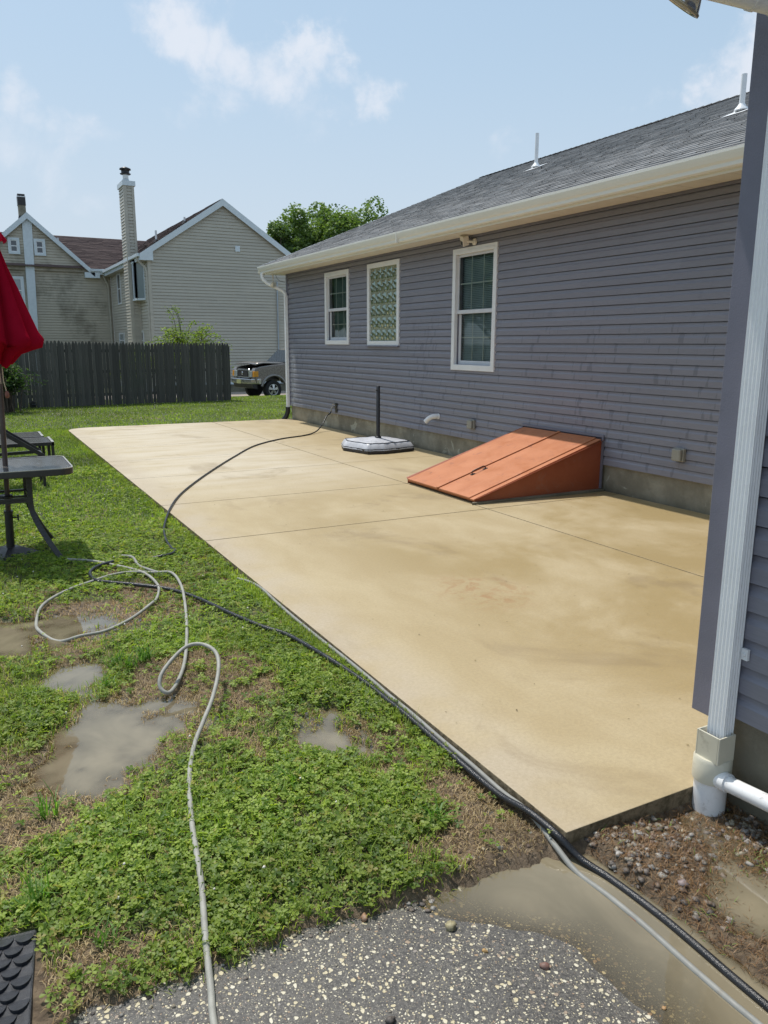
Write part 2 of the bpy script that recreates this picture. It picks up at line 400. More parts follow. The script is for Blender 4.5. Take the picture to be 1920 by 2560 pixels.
# shingles
def shingle(name, a, b, c3):
    g = G(name); t = g.attr('tint'); c = g.mix(g.n('ShaderNodeSeparateColor').outputs[0], a, b)
    sc = g.n('ShaderNodeSeparateColor'); g.L(t, sc.inputs[0]); c = g.mix(sc.outputs[0], a, b)
    c = g.mix(g.rng(g.noise(140, 3, .8), .35, .7, 0, .55), c, c3)
    g.set('Base Color', c); g.set('Roughness', .9); g.bump(g.noise(260, 3, .8), .8, .004); return g.m
M['shingle'] = shingle('asphalt_shingle_grey', (.115, .114, .116), (.37, .365, .365), (.45, .445, .44))
M['shingle_brown'] = shingle('asphalt_shingle_brown', (.085, .056, .052), (.16, .11, .10), (.20, .145, .13))

# lawn soil
g = G('lawn_soil'); n1 = g.noise(1.7, 7, .6); n2 = g.noise(26, 6, .7)
soil = g.mix(g.rng(n2, .3, .7), (.085, .058, .035), (.22, .16, .10))
gr_ = g.mix(g.rng(n2, .3, .7), (.030, .045, .014), (.085, .10, .032))
gm = g.attr('green', 'Fac')
g.set('Base Color', g.mix(gm, soil, gr_)); g.set('Roughness', g.mix(g.attr('wet', 'Fac'), (.85,)*3, (.35,)*3)); g.bump(g.noise(55, 6, .75), .9, .015); M['soil'] = g.m

# leaves: tinted, translucent
def leaf(name, gloss=.12, trans=.45):
    g = G(name); t = g.attr('tint')
    d = g.n('ShaderNodeBsdfDiffuse'); g.L(t, d.inputs['Color'])
    tl = g.n('ShaderNodeBsdfTranslucent'); g.L(g.mix(1.0, t, (1.25, 1.35, .55), 'MULTIPLY'), tl.inputs['Color'])
    mx = g.n('ShaderNodeMixShader'); mx.inputs[0].default_value = trans; g.L(d.outputs[0], mx.inputs[1]); g.L(tl.outputs[0], mx.inputs[2])
    gl = g.n('ShaderNodeBsdfGlossy'); gl.inputs['Roughness'].default_value = .5
    m2 = g.n('ShaderNodeMixShader'); m2.inputs[0].default_value = gloss; g.L(mx.outputs[0], m2.inputs[1]); g.L(gl.outputs[0], m2.inputs[2])
    g.L(m2.outputs[0], g.o.inputs['Surface']); return g.m
M['leaf'] = leaf('leaf', .025, .5); M['dry'] = leaf('dry_grass', .03, .2); M['tree_leaf'] = leaf('tree_leaf', .05, .35)

# asphalt with exposed stone chips
g = G('chip_seal_asphalt')
wp = g.n('ShaderNodeVectorMath', operation='ADD'); g.L(g.pos, wp.inputs[0]); nn = g.n('ShaderNodeTexNoise'); nn.inputs['Scale'].default_value = 45
g.L(g.pos, nn.inputs['Vector']); sc = g.n('ShaderNodeVectorMath', operation='SCALE'); g.L(nn.outputs['Color'], sc.inputs[0]); sc.inputs['Scale'].default_value = .018; g.L(sc.outputs[0], wp.inputs[1])
def chips(scale, lo, hi, keep):
    v = g.n('ShaderNodeTexVoronoi', feature='F1'); v.inputs['Scale'].default_value = scale; g.L(wp.outputs[0], v.inputs['Vector'])
    s_ = g.n('ShaderNodeSeparateColor'); g.L(v.outputs['Color'], s_.inputs[0])
    return g.mth('MULTIPLY', g.rng(v.outputs['Distance'], hi, lo), g.mth('GREATER_THAN', s_.outputs[0], keep)), s_.outputs[1], s_.outputs[2]
c1, k1, j1 = chips(56, .30, .37, .55); c2, k2, j2 = chips(115, .27, .38, .42); c3, k3, j3 = chips(220, .25, .40, .36)
base = g.mix(g.rng(g.noise(90, 5, .8), .3, .7), (.030, .029, .029), (.125, .117, .106))
base = g.mix(g.rng(g.noise(2.2, 5), .4, .7, 0, .35), base, (.11, .10, .085))
def chipc(k, j): return g.mix(g.mth('GREATER_THAN', j, .72), g.mix(k, (.50, .43, .27), (.62, .58, .46)), g.mix(k, (.34, .24, .15), (.27, .25, .23)))
col = g.mix(c3, base, g.mix(k3, (.30, .27, .20), (.16, .15, .14))); col = g.mix(c2, col, chipc(k2, j2)); col = g.mix(c1, col, chipc(k1, j1))
g.set('Base Color', col); g.set('Roughness', .6); h = g.mth('MAXIMUM', c1, g.mth('MULTIPLY', c2, .6)); g.bump(g.mth('ADD', h, g.mth('MULTIPLY', g.noise(120, 4), .5)), .7, .006)
M['asphalt'] = g.m

# muddy puddle water
g = G('muddy_water')
turb = g.attr('depth', 'Fac')
d = g.n('ShaderNodeBsdfDiffuse'); g.L(g.mix(g.rng(g.noise(2.5, 4, .6, dist=1), .35, .65), (.265, .225, .150), (.205, .175, .115)), d.inputs['Color'])
tr = g.n('ShaderNodeBsdfTransparent'); tr.inputs['Color'].default_value = (.86, .80, .66, 1)
m1 = g.n('ShaderNodeMixShader'); g.L(turb, m1.inputs[0]); g.L(tr.outputs[0], m1.inputs[1]); g.L(d.outputs[0], m1.inputs[2])
gl = g.n('ShaderNodeBsdfGlossy'); gl.inputs['Roughness'].default_value = .03
bp = g.n('ShaderNodeBump'); bp.inputs['Strength'].default_value = .03; bp.inputs['Distance'].default_value = .01; g.L(g.noise(14, 2), bp.inputs['Height']); g.L(bp.outputs[0], gl.inputs['Normal'])
fr = g.n('ShaderNodeFresnel'); fr.inputs['IOR'].default_value = 1.33; g.L(bp.outputs[0], fr.inputs['Normal'])
m2 = g.n('ShaderNodeMixShader'); g.L(g.mth('MULTIPLY_ADD', fr.outputs[0], 1.8, .01), m2.inputs[0]); g.L(m1.outputs[0], m2.inputs[1]); g.L(gl.outputs[0], m2.inputs[2])
g.L(m2.outputs[0], g.o.inputs['Surface']); M['water'] = g.m

# stones
g = G('pebble'); g.set('Base Color', g.mix(g.rng(g.noise(70, 4), .35, .65, 0, .5), g.attr('tint'), (.16, .13, .10))); g.set('Roughness', .6); g.bump(g.noise(120, 4), .4, .003); M['pebble'] = g.m

# fence wood
g = G('weathered_fence_wood'); t = g.n('ShaderNodeSeparateColor'); g.L(g.attr('tint'), t.inputs[0])
gv = g.noise(1, 6, .65, g.mp((34, 34, 2.2)))
c = g.mix(t.outputs[0], (.052, .050, .044), (.135, .128, .110)); c = g.mix(g.rng(gv, .3, .7, 0, .5), c, (.036, .036, .032))
c = g.mix(g.rng(g.noise(1.3, 4, .6), .5, .8, 0, .35), c, (.05, .07, .045))
g.set('Base Color', g.mix(.12, c, (.10, .095, .08))); g.set('Roughness', .85); g.bump(gv, .5, .004); M['fence'] = g.m

# bulkhead paint
g = G('rust_orange_paint'); c = g.mix(g.rng(g.noise(2.2, 6, .6), .3, .7), (.44, .150, .058), (.52, .20, .090))
c = g.mix(g.rng(g.noise(9, 8, .7, dist=1), .57, .66, 0, .6), c, (.26, .095, .06))
c = g.mix(g.rng(g.noise(1, 6, .7, g.mp((1.2, 26, 1.2))), .56, .75, 0, .35), c, (.58, .30, .18)); c = g.mix(g.rng(g.noise(34, 6, .8), .66, .72, 0, .7), c, (.16, .07, .045))
g.set('Base Color', c); g.set('Roughness', g.rng(g.noise(5, 5), .3, .7, .42, .68)); g.bump(g.noise(4, 4), .25, .02, g.bump(g.noise(120, 3), .08, .003)); M['bulk'] = g.m
g = G('rust_orange_paint_shaded_side'); c = g.mix(g.rng(g.noise(3, 6, .65), .3, .7), (.30, .075, .032), (.36, .10, .046))  # same orange paint, darkened so the colour carries the shade on the sides
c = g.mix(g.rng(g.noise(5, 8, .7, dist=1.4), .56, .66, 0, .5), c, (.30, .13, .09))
g.set('Base Color', c); g.set('Roughness', .5); g.bump(g.noise(80, 3), .1, .003); M['bulk_shaded_side'] = g.m

# umbrella cloth
g = G('red_umbrella_cloth'); w1 = g.n('ShaderNodeTexNoise'); c = g.mix(g.rng(g.noise(3, 4), .3, .7), (.33, .006, .022), (.42, .011, .035))
d = g.n('ShaderNodeBsdfDiffuse'); g.L(c, d.inputs['Color']); tl = g.n('ShaderNodeBsdfTranslucent'); g.L(c, tl.inputs['Color'])
mx = g.n('ShaderNodeMixShader'); mx.inputs[0].default_value = .3; g.L(d.outputs[0], mx.inputs[1]); g.L(tl.outputs[0], mx.inputs[2]); g.L(mx.outputs[0], g.o.inputs['Surface'])
M['red_cloth'] = g.m
M['cover'] = simple('grey_base_cover', (.52, .53, .57), .35, var=.12, scale=5, dirt=(.2, .19, .18), dscale=8)
M['rubber_mat'] = simple('rubber_mat', (.022, .024, .03), .45, var=.25, scale=40, bs=.6, bscale=300)

# ------------------------------------------------------------------ ground
_tab = rng.random((4, 256, 256))
def vn(x, y, f, s=0):
    x = np.asarray(x)*f+17.3*s; y = np.asarray(y)*f+9.7*s; xi = np.floor(x).astype(int); yi = np.floor(y).astype(int); u = x-xi; v = y-yi
    u = u*u*(3-2*u); v = v*v*(3-2*v); T = _tab[s % 4]
    a = T[xi & 255, yi & 255]; b = T[(xi+1) & 255, yi & 255]; c = T[xi & 255, (yi+1) & 255]; d = T[(xi+1) & 255, (yi+1) & 255]
    return a*(1-u)*(1-v)+b*u*(1-v)+c*(1-u)*v+d*u*v-.5
def fbm(x, y, f, s=0, o=4):
    r = 0; a = 1
    for k in range(o): r = r+a*vn(x, y, f*2**k, s+k); a *= .55
    return r
def sst(x, a, b):
    t = np.clip((np.asarray(x)-a)/(b-a), 0, 1); return t*t*(3-2*t)
WL = -.060          # lawn puddle level
WL2 = -.079         # driveway puddle level
def edge_y(x): return 1.82+.045*vn(x, x*0, 5, 1)+.035*vn(x, x*0, 17, 2)+.02*vn(x, x*0, 47, 3)-.12*sst(x, .25, -.4)
def blob(x, y, cx, cy, rx, ry, a=0):
    c, s = math.cos(a), math.sin(a); dx, dy = x-cx, y-cy; u = (dx*c+dy*s)/rx; v = (-dx*s+dy*c)/ry
    return np.exp(-(u*u+v*v))
def gh(x, y):
    x = np.asarray(x, float); y = np.asarray(y, float)
    near = sst(y, 9, 6)
    h = -.042+near*(.012*fbm(x, y, 2.3, 0)+.013*fbm(x, y, 9, 1, 4))+(1-near)*.02*fbm(x, y, .5, 2)
    wob = 1+.75*fbm(x, y, 3.2, 3)+.75*fbm(x, y, 9, 0, 3)
    dep = (blob(x, y, .12, 4.66, .58, .29)*.050+blob(x, y, .22, 3.02, .26, .20)*.040+blob(x, y, .50, 3.30, .28, .30, .3)*.042
           + blob(x, y, .34, 3.95, .24, .16, .5)*.028+blob(x, y, 1.27, 2.80, .19, .26)*.034+blob(x, y, 1.0, 4.15, .12, .1)*.018+blob(x, y, .8, 3.3, .12, .2)*.018
           + blob(x, y, 1.55, 2.22, .09, .3)*.020)
    h = h-dep*np.clip(wob, .2, 2)
    # bank down to the driveway
    e = edge_y(x)
    h = h-.060*sst(y, e+.0, e-.10)*sst(x, 1.66, 1.56)
    # muddy corner by the downspout
    c = sst(x, 1.5, 1.62)*sst(y, 1.78, 1.72)
    hc = -.034-.050*sst(x, 1.75, 2.15)-.040*sst(y, 1.66, 1.30)*(1-sst(x, 1.9, 2.2))+.010*fbm(x, y, 6, 1)+.008*fbm(x, y, 22, 2, 2)-.03*sst(x, 1.74, 1.66)*sst(y, 1.68, 1.60)
    h = h*(1-c)+hc*c
    mq = sst(y, 1.77, 1.69)*sst(x, 1.74, 1.66)*sst(x, 1.2, 1.4); h = h*(1-mq)-.108*mq
    h = np.where((x > 1.66) & (x < 6.2) & (y > 1.8) & (y < 15.9), -.10, h)
    h = np.where((y > 1.0) & (x > 6.2) & (y < 15.8), -.06, h)
    # the land falls away behind the lawn
    h = h-.58*sst(y, 23.6, 26.5)-.28*sst(y, 31, 39)
    return h
def asph(x, y):
    return -.056-.042*sst(x, .95, 1.75)-.024*sst(y, 1.40, 1.78)*sst(x, .65, 1.15)+.0035*fbm(x, y, 5, 2)
xs = np.unique(np.concatenate([-3-np.geomspace(.05, 400, 40), np.arange(-3, -.6, .05), np.arange(-.6, 2.42, .014), np.arange(2.45, 12, .4), 12+np.geomspace(.4, 500, 40)]))
ys = np.unique(np.concatenate([-1-np.geomspace(.1, 200, 25), np.arange(-1, .8, .06), np.arange(.8, 6.2, .016), np.arange(6.2, 28, .22), 28+np.geomspace(.5, 700, 45)]))
X_, Y_ = np.meshgrid(xs, ys, indexing='ij'); Z_ = gh(X_, Y_)
nx, ny = X_.shape; idx = np.arange(nx*ny).reshape(nx, ny)
F_ = np.stack([idx[:-1, :-1], idx[1:, :-1], idx[1:, 1:], idx[:-1, 1:]], -1).reshape(-1, 4)
def bare(x, y):
    """0 = lush, 1 = bare soil"""
    b = .60*fbm(x, y, 1.5, 2)+.62*fbm(x, y, 6, 3, 3)+.07
    b = b+blob(x, y, .78, 3.40, .26, .30)*.62+blob(x, y, .45, 3.2, .30, .34)*.40+blob(x, y, .75, 4.60, .3, .18)*.42+blob(x, y, -.10, 2.60, .34, .5)*.62+blob(x, y, .12, 2.75, .16, .12)*.3+blob(x, y, 1.52, 2.05, .16, .32)*.8+blob(x, y, .35, 5.0, .3, .15)*.3
    b = b+sst(y, 2.0, 1.85)*.15+blob(x, y, 1.25, 2.8, .2, .26)*.30+blob(x, y, .85, 3.75, .3, .3)*.4+blob(x, y, 1.2, 1.92, .45, .10)*.5+blob(x, y, .05, 1.95, .2, .15)*.4+blob(x, y, .95, 2.75, .3, .12)*.3
    b = b-blob(x, y, .75, 2.25, .5, .33)*.35-blob(x, y, .3, 2.15, .3, .25)*.25-sst(y, 5.0, 6.5)*.12
    return np.clip(.08+b, 0, 1)
green = (1-sst(bare(X_, Y_), .22, .5))*sst(Z_, WL-.004, WL+.006)
green = np.where(Y_ > 24.5, .9, green); green = np.where((X_ > 1.6) & (Y_ < 1.78), .0, green); green = np.where((Y_ < edge_y(X_)), 0, green)
wet = sst(Z_, WL+.022, WL-.004)
ground = fast('ground', np.stack([X_, Y_, Z_], -1).reshape(-1, 3), F_, M['soil'], smooth=True, extra={'green': green.ravel(), 'wet': wet.ravel()})
tag(ground, kind='structure')

# driveway of exposed aggregate
xs = np.arange(-3.0, 1.66, .02); ys = np.arange(-3.0, 1.90, .02)
X_, Y_ = np.meshgrid(xs, ys, indexing='ij'); Y_ = np.minimum(Y_, edge_y(X_)+.004*np.sign(Y_-1)); Z_ = asph(X_, Y_)
nx, ny = X_.shape; idx = np.arange(nx*ny).reshape(nx, ny)
F_ = np.stack([idx[:-1, :-1], idx[1:, :-1], idx[1:, 1:], idx[:-1, 1:]], -1).reshape(-1, 4)
tag(fast('driveway', np.stack([X_, Y_, Z_], -1).reshape(-1, 3), F_, M['asphalt'], smooth=True), kind='structure')

def water(name, x0, x1, y0, y1, lvl, bed, k, step=.016, tmax=.97):
    xs = np.arange(x0, x1, step); ys = np.arange(y0, y1, step); X, Y = np.meshgrid(xs, ys, indexing='ij'); D = lvl-bed(X, Y)
    nx, ny = X.shape; idx = np.arange(nx*ny).reshape(nx, ny)
    F = np.stack([idx[:-1, :-1], idx[1:, :-1], idx[1:, 1:], idx[:-1, 1:]], -1).reshape(-1, 4)
    keep = D.ravel()[F].max(1) > -.002; F = F[keep]
    u = np.unique(F); mp_ = np.full(nx*ny, -1); mp_[u] = np.arange(len(u)); F = mp_[F]
    V = np.stack([X, Y, np.full_like(X, lvl)], -1).reshape(-1, 3)[u]; T = np.clip(1-np.exp(-np.clip(D.ravel()[u], 0, 1)/k), 0, tmax)
    return tag(fast(name, V, F, M['water'], smooth=True, extra={'depth': T}), kind='structure')
water('puddle', -2.2, 1.62, 1.95, 5.4, WL, gh, .013)
def bed2(x, y): return np.where(x < 1.655, np.where(y < edge_y(x), asph(x, y), gh(x, y)), gh(x, y))
water('puddle', .5, 2.34, .2, 1.84, WL2, bed2, .0085)

# ------------------------------------------------------------------ patio
pt = bpy.data.objects.new('patio', None); COL.objects.link(pt); tag(pt, kind='structure')
XL, XM, XR, Y0, Y1 = 1.620, 4.43, 6.15, 1.75, 15.86
jl = [Y0, 6.16, 7.76, 9.50, 11.05, 12.60, 14.2, Y1]; jr = [Y0, 6.16, 7.76, 9.56, 11.4, 13.2, Y1]; gp = .011
slab = MB()
def slabp(x0, x1, y0, y1, corner=False):
    p = [(x0, y0), (x1, y0), (x1, y1), (x0, y1)]
    if corner:
        r = .42; p = [(x0, y0), (x1, y0), (x1, y1)]+[(x0+r-r*math.sin(t), y1-r+r*math.cos(t)) for t in np.linspace(0, math.pi/2, 9)]
    n0 = len(slab.m); slab.prism(p, lambda q, t: (q[0], q[1], t), -.10, 0)
    for i in range(n0+2, len(slab.m)): slab.m[i] = 1
for a, b in zip(jl[:-1], jl[1:]): slabp(XL if a == Y0 else XL, XM-gp/2, a+(gp/2 if a != Y0 else 0), b-(gp/2 if b != Y1 else 0), b == Y1)
for a, b in zip(jr[:-1], jr[1:]): slabp(XM+gp/2, XR, a+(gp/2 if a != Y0 else 0), b-(gp/2 if b != Y1 else 0))
po = slab.build('patio_slab', [M['patio'], M['slab_edge']], pt, bevel=.004, seg=2)
MB().box(XL+.03, XR, Y0+.03, Y1-.45, -.095, -.03).build('patio_bed', M['slab_edge'], pt)

# ------------------------------------------------------------------ siding builder
def lap(name, mat, pos, rngs, z0, z1, n, course, parent, axis=1, out=-1, holes=(), depth=.014, limits=None, dutch=False, cav=.007):
    """lapped boards on plane axis0=pos; run along other axis"""
    V = []; F = []
    cv = cav/course; prof = [(0, depth), (.55, depth*.92), (.72, depth*.25), (1.0-cv, 0.0), (1.0-cv+1e-4, -.018), (1.0, -.018)] if dutch else [(0, depth), (1.0-cv, .0), (1.0-cv+1e-4, -.018), (1.0, -.018)]
    for c in range(n):
        b = z0+c*course; pts = [(b+t*course, d) for t, d in prof]
        cuts = sorted({h[k] for h in holes for k in (2, 3) if b < h[k] < b+course}|({z1} if b < z1 < b+course else set()))
        for zc in cuts:
            for i in range(len(pts)-1):
                if pts[i][0] < zc < pts[i+1][0]:
                    t = (zc-pts[i][0])/(pts[i+1][0]-pts[i][0]); pts.insert(i+1, (zc, pts[i][1]*(1-t)+pts[i+1][1]*t)); break
        segs = [((b, -.018), (b, depth))]+list(zip(pts[:-1], pts[1:]))
        for (za, da), (zb, db) in segs:
            mid = (za+zb)/2
            if mid > z1+1e-6: continue
            for (lo, hi) in rngs:
                if limits:
                    la, lb = limits(mid); lo_, hi_ = max(lo, la), min(hi, lb)
                    if hi_-lo_ < .02: continue
                else: lo_, hi_ = lo, hi
                iv = [(lo_, hi_)]
                for h in holes:
                    if h[2] < mid < h[3]:
                        nv = []
                        for a, b2 in iv:
                            if h[0] > a: nv.append((a, min(b2, h[0])))
                            if h[1] < b2: nv.append((max(a, h[1]), b2))
                        iv = [q for q in nv if q[1] > q[0]+1e-5]
                for a, b2 in iv:
                    k = len(V)
                    for (s_, zz, dd) in ((a, za, da), (b2, za, da), (b2, zb, db), (a, zb, db)):
                        V.append((pos+out*dd, s_, zz) if axis == 1 else (s_, pos+out*dd, zz))
                    F.append((k, k+1, k+2, k+3))
    return fast(name, V, F, mat, parent)

# ------------------------------------------------------------------ main house
house = thing('house', (6.13, 8, 0), 'single-storey house with purple-grey vinyl siding, white gutters and grey shingle roof beside the patio', 'house')
WX, ZS, ZT = 6.13, .294, 2.994
wins = [(12.835, 13.864, 1.570, 2.862), (11.007, 12.103, 1.556, 2.872), (8.451, 9.478, 1.230, 2.848)]
fw = .075
holes = [(a+fw, b-fw, c+fw, d-fw) for a, b, c, d in wins]
BY0, BY1, BZ = 6.405, 7.789, .57
holes_s = holes+[(BY0-.03, BY1+.03, 0, BZ+.02)]
lap('wall', M['siding'], WX, [(1.9, 15.80)], ZS, ZT, 28, .1, house, holes=holes_s, dutch=True)
MB().box(WX+.10, WX+9.9, 1.9, 15.78, 2.9, 2.95).build('ceiling', M['room'], house)
w_ = MB()
# wall core with openings
ycuts = sorted({1.9, 15.79}|{h[0] for h in holes}|{h[1] for h in holes}); zcuts = sorted({ZS, 2.99}|{h[2] for h in holes}|{h[3] for h in holes})
for a, b in zip(ycuts[:-1], ycuts[1:]):
    for c, d in zip(zcuts[:-1], zcuts[1:]):
        my, mz = (a+b)/2, (c+d)/2
        if any(h[0] < my < h[1] and h[2] < mz < h[3] for h in holes): continue
        w_.box(WX+.020, WX+.12, a, b, c, d)
w_.box(WX+.004, 16.2, 15.792, 15.84, ZS, 3.02)
w_.build('wall_core', M['trim_purple'], house)
lap('wall', M['siding_wing'], 15.85, [(WX+.06, 16.2)], ZS, 5.3, 52, .1, house, axis=0, out=1, dutch=True, limits=lambda z: (WX+.06+max(0, (z-3.1))/.41, 16.2-max(0, z-3.1)/.41))
ct = MB(); ct.box(WX-.022, WX+.06, 15.77, 15.872, ZS-.005, 2.99); ct.build('corner_trim', M['trim_purple'], house, bevel=.004)
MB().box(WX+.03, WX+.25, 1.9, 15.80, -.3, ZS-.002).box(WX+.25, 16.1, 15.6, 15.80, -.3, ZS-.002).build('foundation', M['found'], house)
# soffit
sf = MB()
y = -6.0
XG = 5.63
while y < 16.12:
    sf.box(XG+.09, WX+.05, y+.004, min(y+.30, 16.16)-.004, 2.990, 2.997); y += .30
sf.box(XG+.09, WX+.05, -6, 16.16, 2.998, 3.010)
sf.build('soffit', M['soffit'], house)
MB().box(WX-.035, WX-.004, 1.9, 15.77, 2.962, 2.989).build('frieze_trim', M['trim_purple'], house, bevel=.003)
MB().box(XG+.075, XG+.09, -6, 16.165, 2.965, 3.125).build('fascia', M['gutter'], house, bevel=.002)
# K-style gutter
kp = [(.088, 3.122), (.088, 2.992), (.045, 2.992), (.030, 3.005), (.028, 3.035), (.012, 3.055), (0, 3.085), (-.008, 3.112), (-.008, 3.134), (.004, 3.136), (.004, 3.128), (.006, 3.112), (.016, 3.088), (.026, 3.062), (.040, 3.040), (.044, 3.006), (.076, 3.004), (.076, 3.122)]
gt = MB(); gt.prism(kp, lambda p, t: (XG-.012+p[0], t, p[1]), -6, 16.19)
gt.box(XG-.008, XG+.070, 16.176, 16.188, 3.005, 3.12)
gt.build('gutter', M['gutter'], house)
for yb in (4.1, 10.2): MB().box(XG-.024, XG+.066, yb, yb+.018, 2.988, 3.130).build('gutter_seam', M['gutter'], house)

# roof with laminated shingles
def shingles(name, x0, z0, pitch, length, ya, yb, parent, mat, axis='y', sgn=1, course=.142, tab=(.10, .34), seed=3, clip=None, thick=.0045):
    rr = np.random.default_rng(seed); V = []; F = []; C = []
    cs = 1/math.sqrt(1+pitch*pitch); sn = pitch*cs; n = int(length/course)+1
    for c in range(n):
        s0 = c*course; s1 = min(s0+course*1.12, length+.02); y = ya-rr.random()*.2
        if s0 >= length: break
        while y < yb:
            wd = rr.uniform(*tab); y2 = min(y+wd, yb); y1 = max(y, ya); lift = thick if rr.random() < .5 else 0.001
            sh = np.clip(rr.normal(.45, .26), 0, 1); base_t = .010+lift
            so = s0-(.012 if lift > .003 else 0)
            if clip is None or clip(y1, y2, s0):
                k = len(V)
                for (s_, h_) in ((so, 0), (so, base_t), (s1, .001+lift*.15)):
                    for yy in (y1, y2):
                        a = x0+sgn*(s_*cs-h_*sn); zz = z0+s_*sn+h_*cs
                        V.append((a, yy, zz) if axis == 'y' else (yy, a, zz)); C.append((sh, sh, sh))
                F += [(k, k+1, k+3, k+2), (k+2, k+3, k+5, k+4)]
            y += wd
    return fast(name, V, F, mat, parent, col=np.array(C))
roof = MB(); RX, RZ = 11.15, 5.385; sl_ = (RZ-3.125)/(RX-XG-.02)
rl = math.hypot(RX-XG-.02, RZ-3.125)
for sg in (-1, 1):
    e = RX+sg*(RX-XG-.02)
    roof.add([(e, -6, 3.125), (e, 16.2, 3.125), (RX, 16.2, RZ), (RX, -6, RZ), (e, -6, 3.09), (e, 16.2, 3.09), (RX, 16.2, RZ-.035), (RX, -6, RZ-.035)],
             [(0, 1, 2, 3), (4, 7, 6, 5), (0, 4, 5, 1), (1, 5, 6, 2), (2, 6, 7, 3), (0, 3, 7, 4)])
rd = roof.build('roof', M['shingle_brown'], house)
rd.data.materials.clear(); rd.data.materials.append(M['dark_metal'])
shingles('shingles', XG+.005, 3.128, sl_, rl, -6, 16.22, house, M['shingle'])
# ridge caps
rc = []; V = []; F = []; C = []; y = -6.0
while y < 16.2:
    k = len(V); sh = random.random()*.35
    for (dx, dz) in ((-.15, -.045), (0, .018), (.15, -.045)):
        for yy, hz in ((y, .010), (y+.2, .0)): V.append((RX+dx, yy, RZ+dz+hz+.012)); C.append((sh,)*3)
    F += [(k, k+1, k+3, k+2), (k+2, k+3, k+5, k+4)]; y += .16
fast('ridge_cap', V, F, M['shingle'], house, col=np.array(C))
MB().bar((XG+.01, 16.205, 3.06), (RX, 16.205, RZ-.08), .02, .16).bar((2*RX-XG, 16.205, 3.06), (RX, 16.205, RZ-.08), .02, .16).build('rake_board', M['white'], house)
# roof vents
for (vx, vy, hh, lab) in ((9.332, 11.806, .56, 'far'), (8.51, 6.921, .40, 'near')):
    vz = 3.13+.41*(vx-5.63)
    v = MB(); v.tube([(vx-.03, vy, vz), (vx-.03, vy, vz+hh)], .032, 16); 
    vo = v.build('vent_pipe', M['white'], house)
    b = MB(); b.mi = 0
    Mr = Matrix.Rotation(-math.atan(.41), 4, 'Y')
    b.lathe([(.085, 0), (.075, .02), (.05, .045), (.040, .065), (.037, .07)], (vx-.03, vy, vz+.005), 20)
    b.add([Mr @ Vector((x, y_, .014))+Vector((vx, vy, vz)) for x, y_ in ((-.2, -.16), (.14, -.16), (.14, .16), (-.2, .16))], [(0, 1, 2, 3)])
    b.build('vent_flashing', M['white'], vo)

